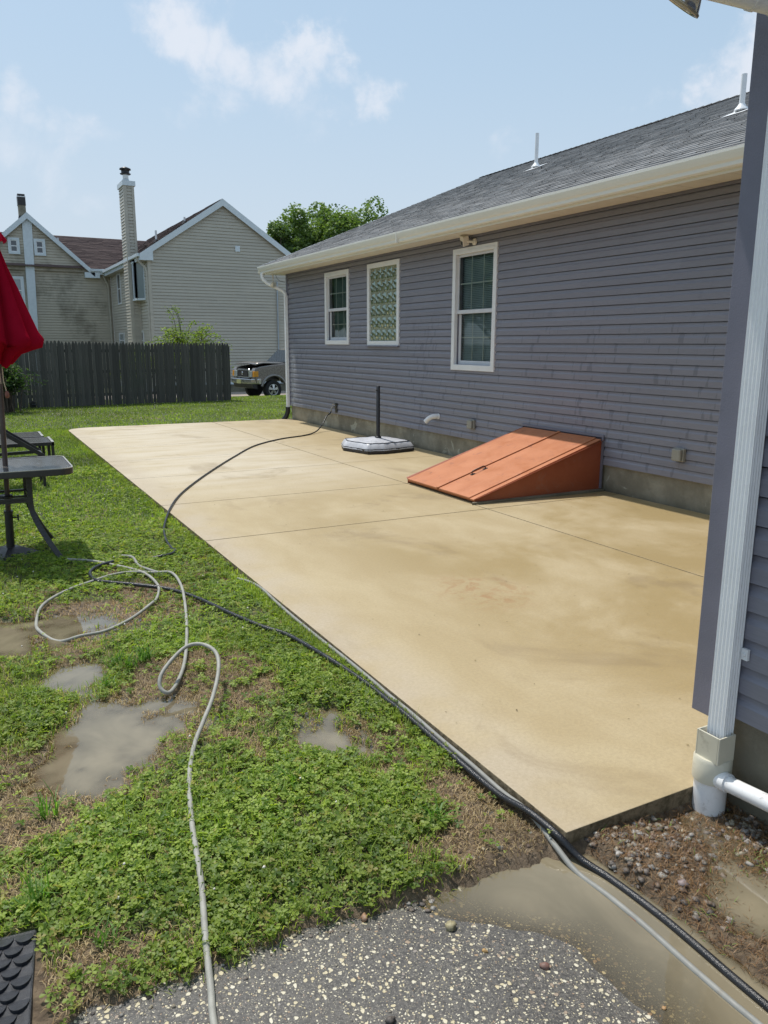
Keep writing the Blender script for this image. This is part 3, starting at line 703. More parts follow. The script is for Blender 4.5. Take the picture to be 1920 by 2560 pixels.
# windows
def window(k, cat):
    a, b, c, d = wins[k]; x = WX
    fr = MB(); p = .030
    # outer casing
    fr.box(x-p, x+.03, a, b, d-fw, d).box(x-p, x+.03, a, b, c, c+fw).box(x-p, x+.03, a, a+fw, c+fw, d-fw).box(x-p, x+.03, b-fw, b, c+fw, d-fw)
    if k != 1: fr.box(x-p-.008, x-p-.001, a+.045, b-.045, d-.052, d-.040)
    W = fr.build('window', M['white'], house, bevel=.005)
    A, B, C_, D_ = a+fw, b-fw, c+fw, d-fw
    if k == 1:
        # glass blocks 5 x 6
        ny_, nz_ = 5, 6; V = []; F = []; g_ = 10; m0 = .012
        by = (B-A)/ny_; bz = (D_-C_)/nz_
        for i in range(ny_):
            for j in range(nz_):
                k0 = len(V); ph = random.uniform(-.4, .4)
                for u in range(g_+1):
                    for v in range(g_+1):
                        fu, fv = u/g_, v/g_; e = min(fu, 1-fu, fv, 1-fv); env = min(1, e/.12)
                        hh = .012*env+.011*env*math.sin(6.3*fu*1.1+2.6*math.sin(5.2*fv+ph)+ph)+.006*env*math.sin(9*fv+4*fu)
                        V.append((x+.004-hh, A+i*by+m0/2+fu*(by-m0), C_+j*bz+m0/2+fv*(bz-m0)))
                for u in range(g_):
                    for v in range(g_):
                        q = k0+u*(g_+1)+v; F.append((q, q+1, q+g_+2, q+g_+1))
        fast('glass_blocks', V, F, M['glass_block'], W, smooth=True)
        MB().box(x+.001, x+.02, A, B, C_, D_).build('mortar', M['mortar'], W)
        MB().box(x-.055, x+.0, a-.01, b+.01, c-.022, c-.002).build('sill', M['trim_purple'], W, bevel=.003)
        return W
    zm = (C_+D_)/2-.02; s = .035
    up = MB(); up.box(x+.018, x+.04, A, B, D_-s, D_).box(x+.018, x+.04, A, A+s*.6, zm, D_-s).box(x+.018, x+.04, B-s*.6, B, zm, D_-s).box(x+.010, x+.04, A, B, zm-.028, zm+.022)
    up.build('upper_sash', M['sash'], W, bevel=.003)
    lo = MB(); q = .05; lo.box(x+.045, x+.066, A, B, C_, C_+.055).box(x+.045, x+.066, A, A+q, C_+.055, zm-.03).box(x+.045, x+.066, B-q, B, C_+.055, zm-.03)
    lo.build('lower_sash', M['sash'], W, bevel=.003)
    fast('pane', [(x+.031, A+s*.6, zm+.022), (x+.031, A+s*.6, D_-s), (x+.031, B-s*.6, D_-s), (x+.031, B-s*.6, zm+.022)], [(0, 1, 2, 3)], M['glass_clear'], W)
    fast('pane', [(x+.058, A+q, C_+.055), (x+.058, A+q, zm-.03), (x+.058, B-q, zm-.03), (x+.058, B-q, C_+.055)], [(0, 1, 2, 3)], M['glass_clear'], W)
    gb = MB()
    for (aa, bb, cc, dd, xx) in ((A+s*.6, B-s*.6, zm+.022, D_-s, x+.040), (A+q, B-q, C_+.055, zm-.03, x+.066)):
        for t in (1/3, 2/3): yy = aa+(bb-aa)*t; gb.box(xx, xx+.006, yy-.008, yy+.008, cc, dd)
        zz = (cc+dd)/2; gb.box(xx+.0065, xx+.011, aa, bb, zz-.008, zz+.008)
    gb.build('grille', M['white_enamel'], W)
    rm = MB(); rm.box(x+.13, x+.14, A-.05, B+.05, C_-.05, D_+.05); rm.build('room_shade', M['room'], W)
    if k == 2:
        bl = MB(); zz = C_-.01
        while zz < D_: bl.add([(x+.098, A, zz), (x+.098, B, zz), (x+.118, B, zz+.020), (x+.118, A, zz+.020)], [(0, 1, 2, 3)]); zz += .0235
        bl.build('blind', M['blind'], W)
    return W
W0 = window(0, ''); tag(W0, 'narrow double-hung window with dark panes')
W1 = window(1, ''); tag(W1, 'glass block window')
W2 = window(2, ''); tag(W2, 'tall double-hung window with lowered blinds')

# near and far downspouts
def downspout(x, yc, z0, z1, wy=.077, dx=.058, flute=True):
    m_ = MB(); n = 5; y0_, y1_ = yc-wy/2, yc+wy/2; pr = []
    def side(p, q, nrm, n):
        o = []
        for i in range(n):
            for t, dd in ((.12, 0), (.30, .004), (.62, .004), (.80, 0)):
                u = (i+t)/n; o.append((p[0]+(q[0]-p[0])*u-nrm[0]*dd, p[1]+(q[1]-p[1])*u-nrm[1]*dd))
        return o
    pr = [(x-dx, y1_)]+side((x-dx, y1_), (x-dx, y0_), (-1, 0), 5)+[(x-dx, y0_)]+side((x-dx, y0_), (x, y0_), (0, -1), 4)+[(x, y0_), (x, y1_)]
    m_.prism(pr, lambda p, t: (p[0], p[1], t), z0, z1); return m_
# ---- wing
wing_x = 2.322
lap('wall', M['siding_wing'], wing_x, [(-6, 1.80)], .285, 2.99, 28, .1005, house, dutch=True, depth=.016)
MB().box(wing_x+.020, 2.5, -6, 1.845, .27, 2.99).box(2.5, WX+.1, 1.80, 1.845, .27, 2.99).build('wall_core', M['trim_purple'], house)
MB().box(wing_x-.020, wing_x+.003, 1.765, 1.856, .245, 2.99).box(wing_x+.003, wing_x+.09, 1.846, 1.866, .245, 2.99).build('corner_trim', M['trim_purple'], house, bevel=.003)
lap('wall', M['siding_wing'], 1.85, [(wing_x+.09, WX)], .285, 2.99, 28, .1, house, axis=0, out=1, dutch=True)
MB().box(wing_x+.035, WX, -6, 1.78, -.4, .266).build('foundation', M['found'], house)
MB().box(1.80+.09, 2.34, -6, 2.28, 2.990, 3.01).box(2.34, WX, 1.87, 2.28, 2.990, 3.01).build('soffit', M['soffit'], house)
gt = MB(); gt.prism(kp, lambda p, t: (1.80-.012+p[0], t, p[1]), -6, 2.3); gt.build('gutter', M['gutter'], house)
MB().box(1.875, 1.89, -6, 2.3, 2.965, 3.125).build('fascia', M['gutter'], house)
rf = MB(); rf.add([(1.80, -6, 3.125), (1.80, 2.3, 3.125), (9, 2.3, 5.2), (9, -6, 5.2)], [(0, 1, 2, 3)])
rf.add([(1.80, 2.3, 3.125), (6.6, 2.3, 3.125), (9, 2.3, 5.2)], [(0, 1, 2)]); rf.build('wing_roof', M['dark_metal'], house)
shingles('shingles', 1.80, 3.13, .288, 4.2, -6, 2.3, house, M['shingle'], seed=9)
ds = downspout(wing_x-.021, 1.7035, .20, 2.475, .070, .052); ds1 = ds.build('downspout', M['white_ds'], house, bevel=.0015)
el = MB()
path = [(2.272, 1.7035, 2.46), (2.266, 1.704, 2.51), (2.24, 1.708, 2.548), (2.19, 1.712, 2.562), (1.93, 1.758, 2.578), (1.875, 1.765, 2.61), (1.858, 1.768, 2.68), (1.855, 1.768, 2.99)]
path = [Vector(p) for p in path]
for i in range(len(path)-1): pass
el.tube(path, .036, 14); 
el.tube([Vector((2.13, 1.724, 2.5655)), Vector((2.115, 1.726, 2.5665))], .0385, 14)
el.build('elbow', M['white_ds'], ds1)
st = MB(); st.box(wing_x-.030, wing_x-.018, 1.640, 1.6645, .515, .555); st.lathe([(.006, 0), (.005, .004)], (0, 0, 0), 10, Matrix.Translation((wing_x-.031, 1.652, .535)) @ Matrix.Rotation(-math.pi/2, 4, 'Y'))
st.build('strap', M['white'], ds1)
# standpipe in the ground
px, py = 2.262, 1.712
sp = thing('drain_standpipe', (px, py, -.08), 'white PVC drain standpipe with beige adapter under the near downspout', 'drain pipe')
MB().lathe([(.0575, -.16), (.0575, .065)], (px, py, 0), 32).build('pipe', M['pvc'], sp)
ad = MB(); ad.lathe([(.0655, .045), (.0665, .05), (.0665, .125), (.060, .135)], (px, py, 0), 32); ad.build('collar', M['pvc_beige'], sp)
rc_ = MB(); wy, wx, zt, zb = .043, .036, .232, .130
for (x0, x1, y0, y1) in ((-wx-.006, wx+.006, -wy-.006, -wy), (-wx-.006, wx+.006, wy, wy+.006), (-wx-.006, -wx, -wy, wy), (wx, wx+.006, -wy, wy)): rc_.box(px-.006+x0, px-.006+x1, 1.7035+y0, 1.7035+y1, zb, zt)
rc_.box(px-.006-wx, px-.006+wx, 1.7035-wy, 1.7035+wy, zb-.004, zb+.004)
rc_.build('socket', M['pvc_beige'], sp, bevel=.002)
br = MB(); br.tube([(px-.01, py-.02, .066), (px-.016, py-.10, .069), (px-.01, 1.0, .115), (px+.01, -1, .26)], .0285, 20); br.tube([(px-.014, py-.045, .067), (px-.016, py-.085, .069)], .0345, 20)
br.build('branch_pipe', M['pvc'], sp)
# far downspout
fx, fy = WX-.024, 15.80
dsf = downspout(fx, 15.815, .20, 2.56, .07, .055); d2 = dsf.build('downspout', M['white_ds'], house, bevel=.001)
eb = MB(); eb.tube([(XG+.03, 16.05, 3.0), (XG+.03, 16.05, 2.93), (XG+.05, 16.03, 2.87), (XG+.12, 15.98, 2.80), (fx-.08, 15.85, 2.66), (fx-.032, 15.82, 2.60), (fx-.028, 15.815, 2.54)], .036, 12); eb.build('elbow', M['white_ds'], d2)
bt = MB(); bt.tube([(fx-.03, 15.815, .26), (fx-.03, 15.82, .16), (fx-.06, 15.84, .06), (fx-.12, 15.87, -.02)], .05, 14); bt.build('boot', M['black_plastic'], d2)

# floodlights and sensor
def bulb(parent, c, d, r=.06, name='floodlight', housing='white_enamel'):
    c = Vector(c); d = Vector(d).normalized(); Mt = d.to_track_quat('Z', 'Y').to_matrix().to_4x4(); L = MB()
    L.lathe([(.018, -.13), (.022, -.10), (.030, -.075), (r*.75, -.03), (r*.97, -.004), (r, .0), (r*.98, .006), (r*.9, .007)], c, 24, Mt)
    o = L.build(name, M[housing], parent)
    R2 = MB(); R2.lathe([(r*.88, .008), (r*.6, .013), (.001, .016)], c, 24, Mt); R2.build('lens', M['lens'], o)
    return o
fl = bulb(house, (5.83, 15.86, 2.77), (-.2, -1, -.35), .06); MB().tube([(5.86, 15.95, 2.99), (5.86, 15.95, 2.86), (5.85, 15.97, 2.80)], .014, 8).build('arm', M['white_enamel'], fl)
MB().tube([(5.90, 15.90, 2.97), (5.93, 15.9, 2.90), (6.0, 15.88, 2.84), (6.09, 15.86, 2.83)], .004, 6).build('cable', M['black_plastic'], fl)
# open reflector by the wing corner
c0 = Vector((1.945, 1.83, 2.560)); dd = Vector((-.28, .62, -.85)).normalized(); Mt = dd.to_track_quat('Z', 'Y').to_matrix().to_4x4()
L = MB(); prof = [(.016, -.09), (.024, -.07), (.040, -.045), (.058, -.012), (.066, .004), (.068, .010), (.064, .011), (.056, -.005), (.038, -.038), (.02, -.06), (.004, -.065)]
L.lathe(prof, c0, 32, Mt); f2 = L.build('floodlight', M['chrome'], house)
MB().lathe([(.0672, .004), (.0700, .006), (.0700, .0125), (.0655, .0135), (.0630, .009)], c0, 32, Mt).build('rim', M['brass'], f2)
MB().tube([c0-dd*.08, c0-dd*.10+Vector((.0, 0, .05)), c0+Vector((.03, 0, .41))], .012, 8).build('arm', M['white_enamel'], f2)
# sensor light over tall window
s_ = Matrix.Translation((WX-.115, 9.07, 2.925)) @ Matrix.Rotation(R_(25), 4, 'X') @ Matrix.Rotation(R_(-22), 4, 'Y')
sb = MB(); sb.box(-.045, .045, -.045, .045, -.065, .065, s_); so_ = sb.build('security_light', M['white_enamel'], house, bevel=.008)
MB().box(-.047, -.0455, -.03, .03, -.055, .0, s_).build('lens', M['dark_metal'], so_)
MB().tube([(WX-.1, 9.05, 2.91), (WX-.05, 8.98, 2.90), (WX-.02, 8.97, 2.90)], .016, 10).lathe([(.045, 0), (.045, .02), (.03, .03)], (0, 0, 0), 16, Matrix.Translation((WX-.012, 8.97, 2.90)) @ Matrix.Rotation(-math.pi/2, 4, 'Y')).build('bracket', M['white_enamel'], so_)
# dryer vent elbow
dv = MB(); dv.tube(catmull([(WX+.01, 9.80, .545), (WX-.07, 9.82, .545), (WX-.13, 9.86, .52), (WX-.17, 9.91, .46)], 5), .036, 18); dvo = dv.build('vent_elbow', M['white'], house)
MB().lathe([(.042, 0), (.042, .012)], (0, 0, 0), 18, Matrix.Translation((WX-.012, 9.80, .545)) @ Matrix.Rotation(-math.pi/2, 4, 'Y')).build('collar', M['white'], dvo)
# outlets
for (yy, zz) in ((8.905, .51), (5.33, .535)):
    o = MB(); o.box(WX-.05, WX-.010, yy-.065, yy+.065, zz-.065, zz+.065); oo = o.build('outlet_box', M['grey_box'], house, bevel=.008)
    MB().box(WX-.085, WX-.051, yy-.055, yy+.055, zz-.060, zz+.058).build('cover', M['grey_box'], oo, bevel=.012)
# spigot
o = MB(); o.box(WX-.024, WX-.012, 13.36, 13.45, .32, .50); so2 = o.build('spigot_plate', M['dark_metal'], house, bevel=.003)
v = MB(); v.tube([(WX-.01, 13.405, .43), (WX-.09, 13.405, .43), (WX-.12, 13.405, .40), (WX-.125, 13.405, .35)], .012, 10); v.lathe([(.03, 0), (.034, .006), (.03, .012)], (WX-.07, 13.405, .47), 12); v.build('tap', M['brass'], so2)

# ------------------------------------------------------------------ bulkhead
bh = thing('cellar_bulkhead', (5.2, 7.09, 0), 'sloping rust-orange metal cellar bulkhead doors against the siding', 'cellar door')
xf, ztp, zf = 4.455, BZ, .045; y0, y1 = BY0, BY1
def side(y, s):
    b = MB(); p = [(xf, .0), (WX-.01, .0), (WX-.01, ztp-.035), (xf, zf-.02)]
    b.prism(p, lambda q, t: (q[0], t, q[1]), y, y+s*.012)
    # rolled upper edge
    n = 5
    for i in range(n):
        a0, a1 = math.pi/2*i/n, math.pi/2*(i+1)/n; r = .035
        def P(a, X): return (X, y-s*(.0+r-r*math.cos(a))+s*r*.0, (zf-.02+(ztp-.035-zf+.02)*(X-xf)/(WX-.01-xf))+r*math.sin(a))
        b.add([P(a0, xf), P(a0, WX-.01), P(a1, WX-.01), P(a1, xf)], [(0, 1, 2, 3)], True)
    return b
side(y0, 1).build('side_panel', M['bulk_shaded_side'], bh); side(y1, -1).build('side_panel', M['bulk_shaded_side'], bh)
sl2 = (ztp-zf)/(WX-.01-xf); ang = math.atan(sl2)
Ms = Matrix.Translation((xf, 0, zf)) @ Matrix.Rotation(-ang, 4, 'Y'); Ld = (WX-.03-xf)/math.cos(ang); ymid = 7.09
MB().box(0, Ld, y0+.012, y1-.012, -.03, -.006, Ms).build('frame', M['bulk'], bh)
d1 = MB().box(-.02, Ld, y0+.075, ymid-.012, -.004, .020, Ms).build('door_leaf', M['bulk'], bh, bevel=.006)
d2_ = MB().box(-.02, Ld, ymid+.012, y1-.035, -.004, .020, Ms).build('door_leaf', M['bulk'], bh, bevel=.006)
MB().box(-.025, Ld, ymid-.022, ymid+.022, .021, .034, Ms).build('centre_strip', M['bulk'], bh, bevel=.004)
MB().box(-.022, Ld, y0+.0, y0+.07, -.004, .010, Ms).build('edge_strip', M['bulk'], bh, bevel=.004)
hd = MB(); q = lambda x, y, z: Ms @ Vector((x, y, z))
hd.tube([q(.40, ymid-.075, .022), q(.40, ymid-.075, .05), q(.42, ymid-.075, .058), q(.56, ymid-.075, .058), q(.58, ymid-.075, .05), q(.58, ymid-.075, .022)], .0065, 8)
hd.box(.38, .43, ymid-.095, ymid-.055, .0205, .025, Ms).box(.55, .60, ymid-.095, ymid-.055, .0205, .025, Ms); hd.build('handle', M['dark_metal'], bh)
# flashing against the wall
MB().box(WX-.03, WX-.012, y0-.028, y1+.028, ztp+.022, ztp+.048).box(WX-.03, WX-.012, y0-.028, y0-.004, .03, ztp+.021).box(WX-.03, WX-.012, y1+.004, y1+.028, .03, ztp+.021).build('flashing', M['trim_purple'], bh)
cb = MB(); cb.prism([(xf-.06, y0-.03), (WX, y0-.06), (WX, y0+.0), (xf-.03, y0)], lambda p, t: (p[0], p[1], t), .001, .022); cb.build('curb', M['found'], bh)

# ------------------------------------------------------------------ weighted umbrella base with cover
ub = thing('umbrella_base', (5.48, 10.52, 0), 'black umbrella post standing in a low grey fabric-covered square base on the patio', 'umbrella stand')
cx, cy = 5.44, 10.55
ring0 = []
corners = [(-.47, .10), (-.33, -.44), (-.07, -.50), (.47, -.40), (.50, -.22), (.44, .34), (.28, .46), (-.36, .40)]
n = len(corners); cvm = MB(); rings = []
for zz, sc_, jit in ((.010, 1.0, 0), (.05, 1.01, .003), (.075, .995, .004), (.130, .925, .006), (.150, .88, .003), (.162, .70, .005), (.180, .35, .0), (.195, .05, 0)):
    ring = []
    for i in range(n):
        a, b = Vector(corners[i]), Vector(corners[(i+1) % n])
        for k in range(8):
            p = a.lerp(b, k/8)*sc_; wr = 1+jit*3*math.sin(k*2.9+i)*(.5+random.random())
            ring.append((cx+p.x*wr, cy+p.y*wr, zz+jit*.6*math.sin(k*1.7+i*2)))
    rings.append(ring)
mm = len(rings[0]); vs = [p for r in rings for p in r]
cvm.add(vs[:], [(i*mm+k, i*mm+(k+1) % mm, (i+1)*mm+(k+1) % mm, (i+1)*mm+k) for i in range(1, len(rings)-1) for k in range(mm)], True)
cvm.add(rings[-1], [tuple(range(mm))])
cvm.build('cover', M['cover'], ub)
cb = MB(); cb.add(rings[0]+rings[2], [(k, (k+1) % mm, mm+(k+1) % mm, mm+k) for k in range(mm)], False); 
cb.v = [((p[0]-cx)*1.006+cx, (p[1]-cy)*1.006+cy, p[2]) for p in cb.v]; cb.build('skirt', M['dark_metal'], ub)
pp = MB(); e4 = [rings[4][k] for k in range(mm)]; pp.tube([Vector(e)+Vector((0, 0, .004)) for e in e4+[e4[0]]], .005, 5); pp.build('piping', M['black_plastic'], ub)
MB().lathe([(.030, .16), (.030, .965), (.026, .968)], (5.48, 10.50, 0), 18).build('pole', M['dark_metal'], ub)
MB().tube([(5.48, 10.50, .905), (5.44, 10.47, .905)], .007, 8).lathe([(.012, -.01), (.012, .01)], (5.437, 10.468, .905), 10).build('knob', M['dark_metal'], ub)
MB().lathe([(.05, .165), (.05, .205), (.035, .215)], (5.48, 10.50, 0), 18).build('collar', M['dark_metal'], ub)

# ------------------------------------------------------------------ table + red umbrella
tb = thing('patio_table', (.2, 6.6, -.05), 'glass-topped rectangular patio table with bent metal legs on the grass', 'table')
zt = .66; tx0, tx1, ty0, ty1 = -.27, .672, 6.232, 6.985
def rrect(x0, x1, y0, y1, r, n=6):
    p = []
    for (cx_, cy_, a0) in ((x1-r, y0+r, -90), (x1-r, y1-r, 0), (x0+r, y1-r, 90), (x0+r, y0+r, 180)):
        for k in range(n+1): t = R_(a0+90*k/n); p.append((cx_+r*math.cos(t), cy_+r*math.sin(t)))
    return p
o1, i1 = rrect(tx0, tx1, ty0, ty1, .09), rrect(tx0+.028, tx1-.028, ty0+.028, ty1-.028, .065)
fr = MB(); n = len(o1)
def ringm(m_, o, i, z0, z1):
    n = len(o); vs = [(*p, z0) for p in o]+[(*p, z1) for p in o]+[(*p, z1) for p in i]+[(*p, z0) for p in i]
    m_.add(vs, [(a*n+k, a*n+(k+1) % n, ((a+1) % 4)*n+(k+1) % n, ((a+1) % 4)*n+k) for a in range(4) for k in range(n)])
ringm(fr, o1, i1, zt-.05, zt-.004); fr.build('rim', M['grey_frame'], tb, bevel=.004)
er = MB(); ringm(er, rrect(tx0, tx1, ty0, ty1, .09), rrect(tx0+.010, tx1-.010, ty0+.010, ty1-.010, .083), zt-.003, zt+.003); er.build('rim_edge', M['light_edge'], tb)
tp = MB(); hole = [(.2+.03*math.cos(t), 6.6+.03*math.sin(t)) for t in np.linspace(0, 2*math.pi, 13)[:-1]]
tp.prism(i1, lambda p, t: (p[0], p[1], t), zt-.008, zt-.001); tp.build('glass_top', M['table_glass'], tb)
def leg(sx, sy):
    x = .2+sx*.165; X2 = .2+sx*.345; ya = 6.6-sy*.20; yb = 6.6-sy*.345
    yf = 6.6-sy*.345
    P = catmull([(x, ya, zt-.05), (x-.005*sx, ya, .45), (x+.0*sx, ya-sy*.0, .33), (x+.035*sx, ya-sy*.03, .22), (x+.10*sx, ya-sy*.09, .08), (X2, yf, -.06)], 5)
    L = MB()
    for a, b in zip(P[:-1], P[1:]): L.bar(a, b+(b-a)*.05, .022, .040, up=(1, 0, 0))
    return L
for sx in (-1, 1):
    for sy in (-1, 1): leg(sx, sy).build('leg', M['grey_frame'], tb, bevel=.003)
bz = MB()
for zz, sy in ((.425, 1), (.405, 1), (.425, -1)): bz.bar((.035, 6.6-sy*.20, zz), (.365, 6.6-sy*.20, zz), .022, .018)
bz.bar((.04, 6.4, .425), (.04, 6.8, .425), .018, .018); bz.bar((.36, 6.4, .425), (.36, 6.8, .425), .018, .018); bz.build('stretcher', M['grey_frame'], tb)
rg = MB(); rg.lathe([(.045, .395), (.05, .395), (.05, .43), (.045, .43)], (.2, 6.6, 0), 16); rg.bar((.2-.16, 6.6, .41), (.15, 6.6, .41), .015, .015).bar((.25, 6.6, .41), (.36, 6.6, .41), .015, .015); rg.build('umbrella_ring', M['grey_frame'], tb)

un = thing('patio_umbrella', (.2, 6.6, -.05), 'closed red patio umbrella standing through the glass table', 'umbrella')
lean = .030
def ax(z): return Vector((.198+lean*(z+.05), 6.6, z))
MB().tube([ax(.02), ax(2.40)], .019, 16).build('pole', M['brown_metal'], un)
tbm = MB(); tbm.tube([ax(-.02), ax(.30)], .030, 16); tbm.tube([ax(.29), ax(.305)], .034, 16); ubt = tbm.build('base_tube', M['dark_metal'], un)
MB().tube([ax(.25), ax(.25)+Vector((.06, -.01, 0))], .006, 8).box(.266, .278, 6.575, 6.605, .225, .272).build('knob', M['dark_metal'], ubt)
bs = MB(); pb = [(.43, 6.56), (.23, 6.86), (-.05, 6.70), (.14, 6.38)]
pb = [(.425, 6.53), (.245, 6.86), (-.03, 6.69), (.13, 6.36)]
cc_ = Vector((.195, 6.61)); vs = [(*p, -.065) for p in pb]+[(*p, -.030) for p in pb]+[tuple(cc_+(Vector(p)-cc_)*.28)+(.02,) for p in pb]
bs.add(vs, [(0, 3, 2, 1)]+[(a*4+k, a*4+(k+1) % 4, (a+1)*4+(k+1) % 4, (a+1)*4+k) for a in (0, 1) for k in range(4)]+[(8, 9, 10, 11)])
bs.build('base', M['dark_metal'], un, bevel=.006)
# folded canopy : eight slack gores
V = []; nt_ = 128; prof = [(2.36, .030), (2.26, .050), (2.12, .095), (1.98, .150), (1.86, .19), (1.75, .228), (1.66, .258), (1.60, .278), (1.575, .286)]
def canopy_r(th, r, t):
    f = math.cos(8*th/2+.4)   # eight ribs
    fold = abs(math.cos(4*th+.35)); fold = fold**.8
    wr = .03*math.sin(11*th+3*t)+.02*math.sin(5*th+1+2*t)
    return (r+.025*t)*((.52+.48*fold)+wr*t)
for j, (z, r) in enumerate(prof):
    t = j/(len(prof)-1)
    for k in range(nt_):
        th = 2*math.pi*k/nt_; rr_ = canopy_r(th, r, t); zz = z+(.03*math.cos(8*th+.7)*t if j >= len(prof)-2 else 0)
        c = ax(z); V.append((c.x+rr_*math.cos(th), c.y+rr_*math.sin(th), zz))
hem = [(1.56, .95), (1.535, .74), (1.50, .50), (1.42, .30)]
for j, (z, s_) in enumerate(hem):
    for k in range(nt_):
        th = 2*math.pi*k/nt_; rr_ = canopy_r(th, .286, 1)*s_; zz = z+.022*math.sin(3*th+.5*j)*(.4+.3*j/3)+.012*math.sin(8*th)
        c = ax(z); V.append((c.x+rr_*math.cos(th), c.y+rr_*math.sin(th), zz))
nr = len(prof)+len(hem)
F = [(j*nt_+k, j*nt_+(k+1) % nt_, (j+1)*nt_+(k+1) % nt_, (j+1)*nt_+k) for j in range(nr-1) for k in range(nt_)]
fast('canopy', V, F, M['red_cloth'], un, smooth=True)
V = []; 
for j, (z, r) in enumerate([(2.42, .02), (2.385, .055), (2.345, .085), (2.30, .108)]):
    for k in range(48):
        th = 2*math.pi*k/48; q = r*(.80+.2*abs(math.cos(4*th+.3))); c = ax(z); V.append((c.x+q*math.cos(th), c.y+q*math.sin(th), z+.015*math.cos(8*th)*(j == 3)))
fast('vent_cap', V, [(j*48+k, j*48+(k+1) % 48, (j+1)*48+(k+1) % 48, (j+1)*48+k) for j in range(3) for k in range(48)], M['red_cloth'], un, smooth=True)
cdm = MB(); cdm.tube([(.262, 6.56, 1.40), (.262, 6.555, 1.30), (.275, 6.55, 1.22)], .0035, 6); cdm.tube([(.24, 6.56, 1.40), (.243, 6.555, 1.28)], .003, 6); co = cdm.build('cord', M['rope'], un)
MB().lathe([(.006, .03), (.014, .02), (.016, -.005), (.012, -.02), (.004, -.022)], (.277, 6.55, 1.195), 12).build('toggle', M['wood_tassel'], co)

# ------------------------------------------------------------------ loungers
def lounger(x1, y0, y1, label, zt=.38):
    t = thing('sun_lounger', (x1-.9, (y0+y1)/2, -.05), label, 'sun lounger', 'dark metal loungers on the lawn')
    f = MB(); x0 = x1-1.15
    f.bar((x0, y0+.015, zt-.02), (x1, y0+.015, zt-.02), .03, .045).bar((x0, y1-.015, zt-.02), (x1, y1-.015, zt-.02), .03, .045).bar((x1-.015, y0, zt-.02), (x1-.015, y1, zt-.02), .03, .045).bar((x0, y0, zt-.02), (x0, y1, zt-.02), .03, .045)
    f.build('frame', M['dark_metal'], t, bevel=.004)
    for (lx, ly) in ((x1-.02, y0+.02), (x1-.02, y1-.02), (x0+.02, y0+.02), (x0+.02, y1-.02)): MB().bar((lx, ly, -.06), (lx, ly, zt-.04), .034, .034, up=(0, 1, 0)).build('leg', M['dark_metal'], t)
    MB().box(x0+.01, x1-.035, y0+.035, y1-.035, zt-.006, zt-.001).build('seat', M['table_glass'], t)
    e = MB(); e.box(x1-.03, x1, y0, y1, zt+.003, zt+.006); e.build('edge_trim', M['light_edge'], t)
    bk = MB(); a, b = Vector((x0, 0, zt)), Vector((x0-.55, 0, zt+.42))
    bk.bar(a+Vector((0, y0+.015, 0)), b+Vector((0, y0+.015, 0)), .03, .03).bar(a+Vector((0, y1-.015, 0)), b+Vector((0, y1-.015, 0)), .03, .03).bar(b+Vector((0, y0, 0)), b+Vector((0, y1, 0)), .03, .03)
    bk.build('backrest_frame', M['dark_metal'], t)
    MB().add([a+Vector((0, y0+.03, 0)), a+Vector((0, y1-.03, 0)), b+Vector((0, y1-.03, 0)), b+Vector((0, y0+.03, 0))], [(0, 1, 2, 3)]).build('backrest_sling', M['fabric_sling'], t)
    return t
lounger(.915, 10.42, 11.02, 'nearer low dark metal lounger with flat dark seat behind the glass table')
lounger(.860, 11.12, 11.75, 'farther low dark metal lounger with pale grey seat behind the glass table')
dc = thing('deck_chair', (.35, 9.75, -.05), 'folding deck chair with sloping pale and navy sling behind the umbrella pole', 'chair')
f = MB()
for yy in (9.50, 9.98):
    f.bar((-.15, yy, .95), (.72, yy, .33), .028, .045)
    f.bar((-.35, yy, .30), (.72, yy, .33), .028, .035)
f.bar((-.15, 9.5, .95), (-.15, 9.98, .95), .028, .028).bar((.70, 9.5, .335), (.70, 9.98, .335), .028, .028); f.build('frame', M['dark_metal'], dc)
for (lx, ly) in ((.70, 9.5), (.70, 9.98), (-.33, 9.5), (-.33, 9.98)): MB().bar((lx, ly, -.06), (lx, ly, .34), .03, .03, up=(0, 1, 0)).build('leg', M['dark_metal'], dc)
s1 = MB(); s1.add([(-.14, 9.52, .93), (-.14, 9.96, .93), (.22, 9.96, .675), (.22, 9.52, .675)], [(0, 1, 2, 3)]); s1.build('sling', M['fabric_pale'], dc)
s1 = MB(); s1.add([(.22, 9.52, .672), (.22, 9.96, .672), (.55, 9.96, .435), (.55, 9.52, .435)], [(0, 1, 2, 3)]); s1.build('sling', M['fabric_sling'], dc)

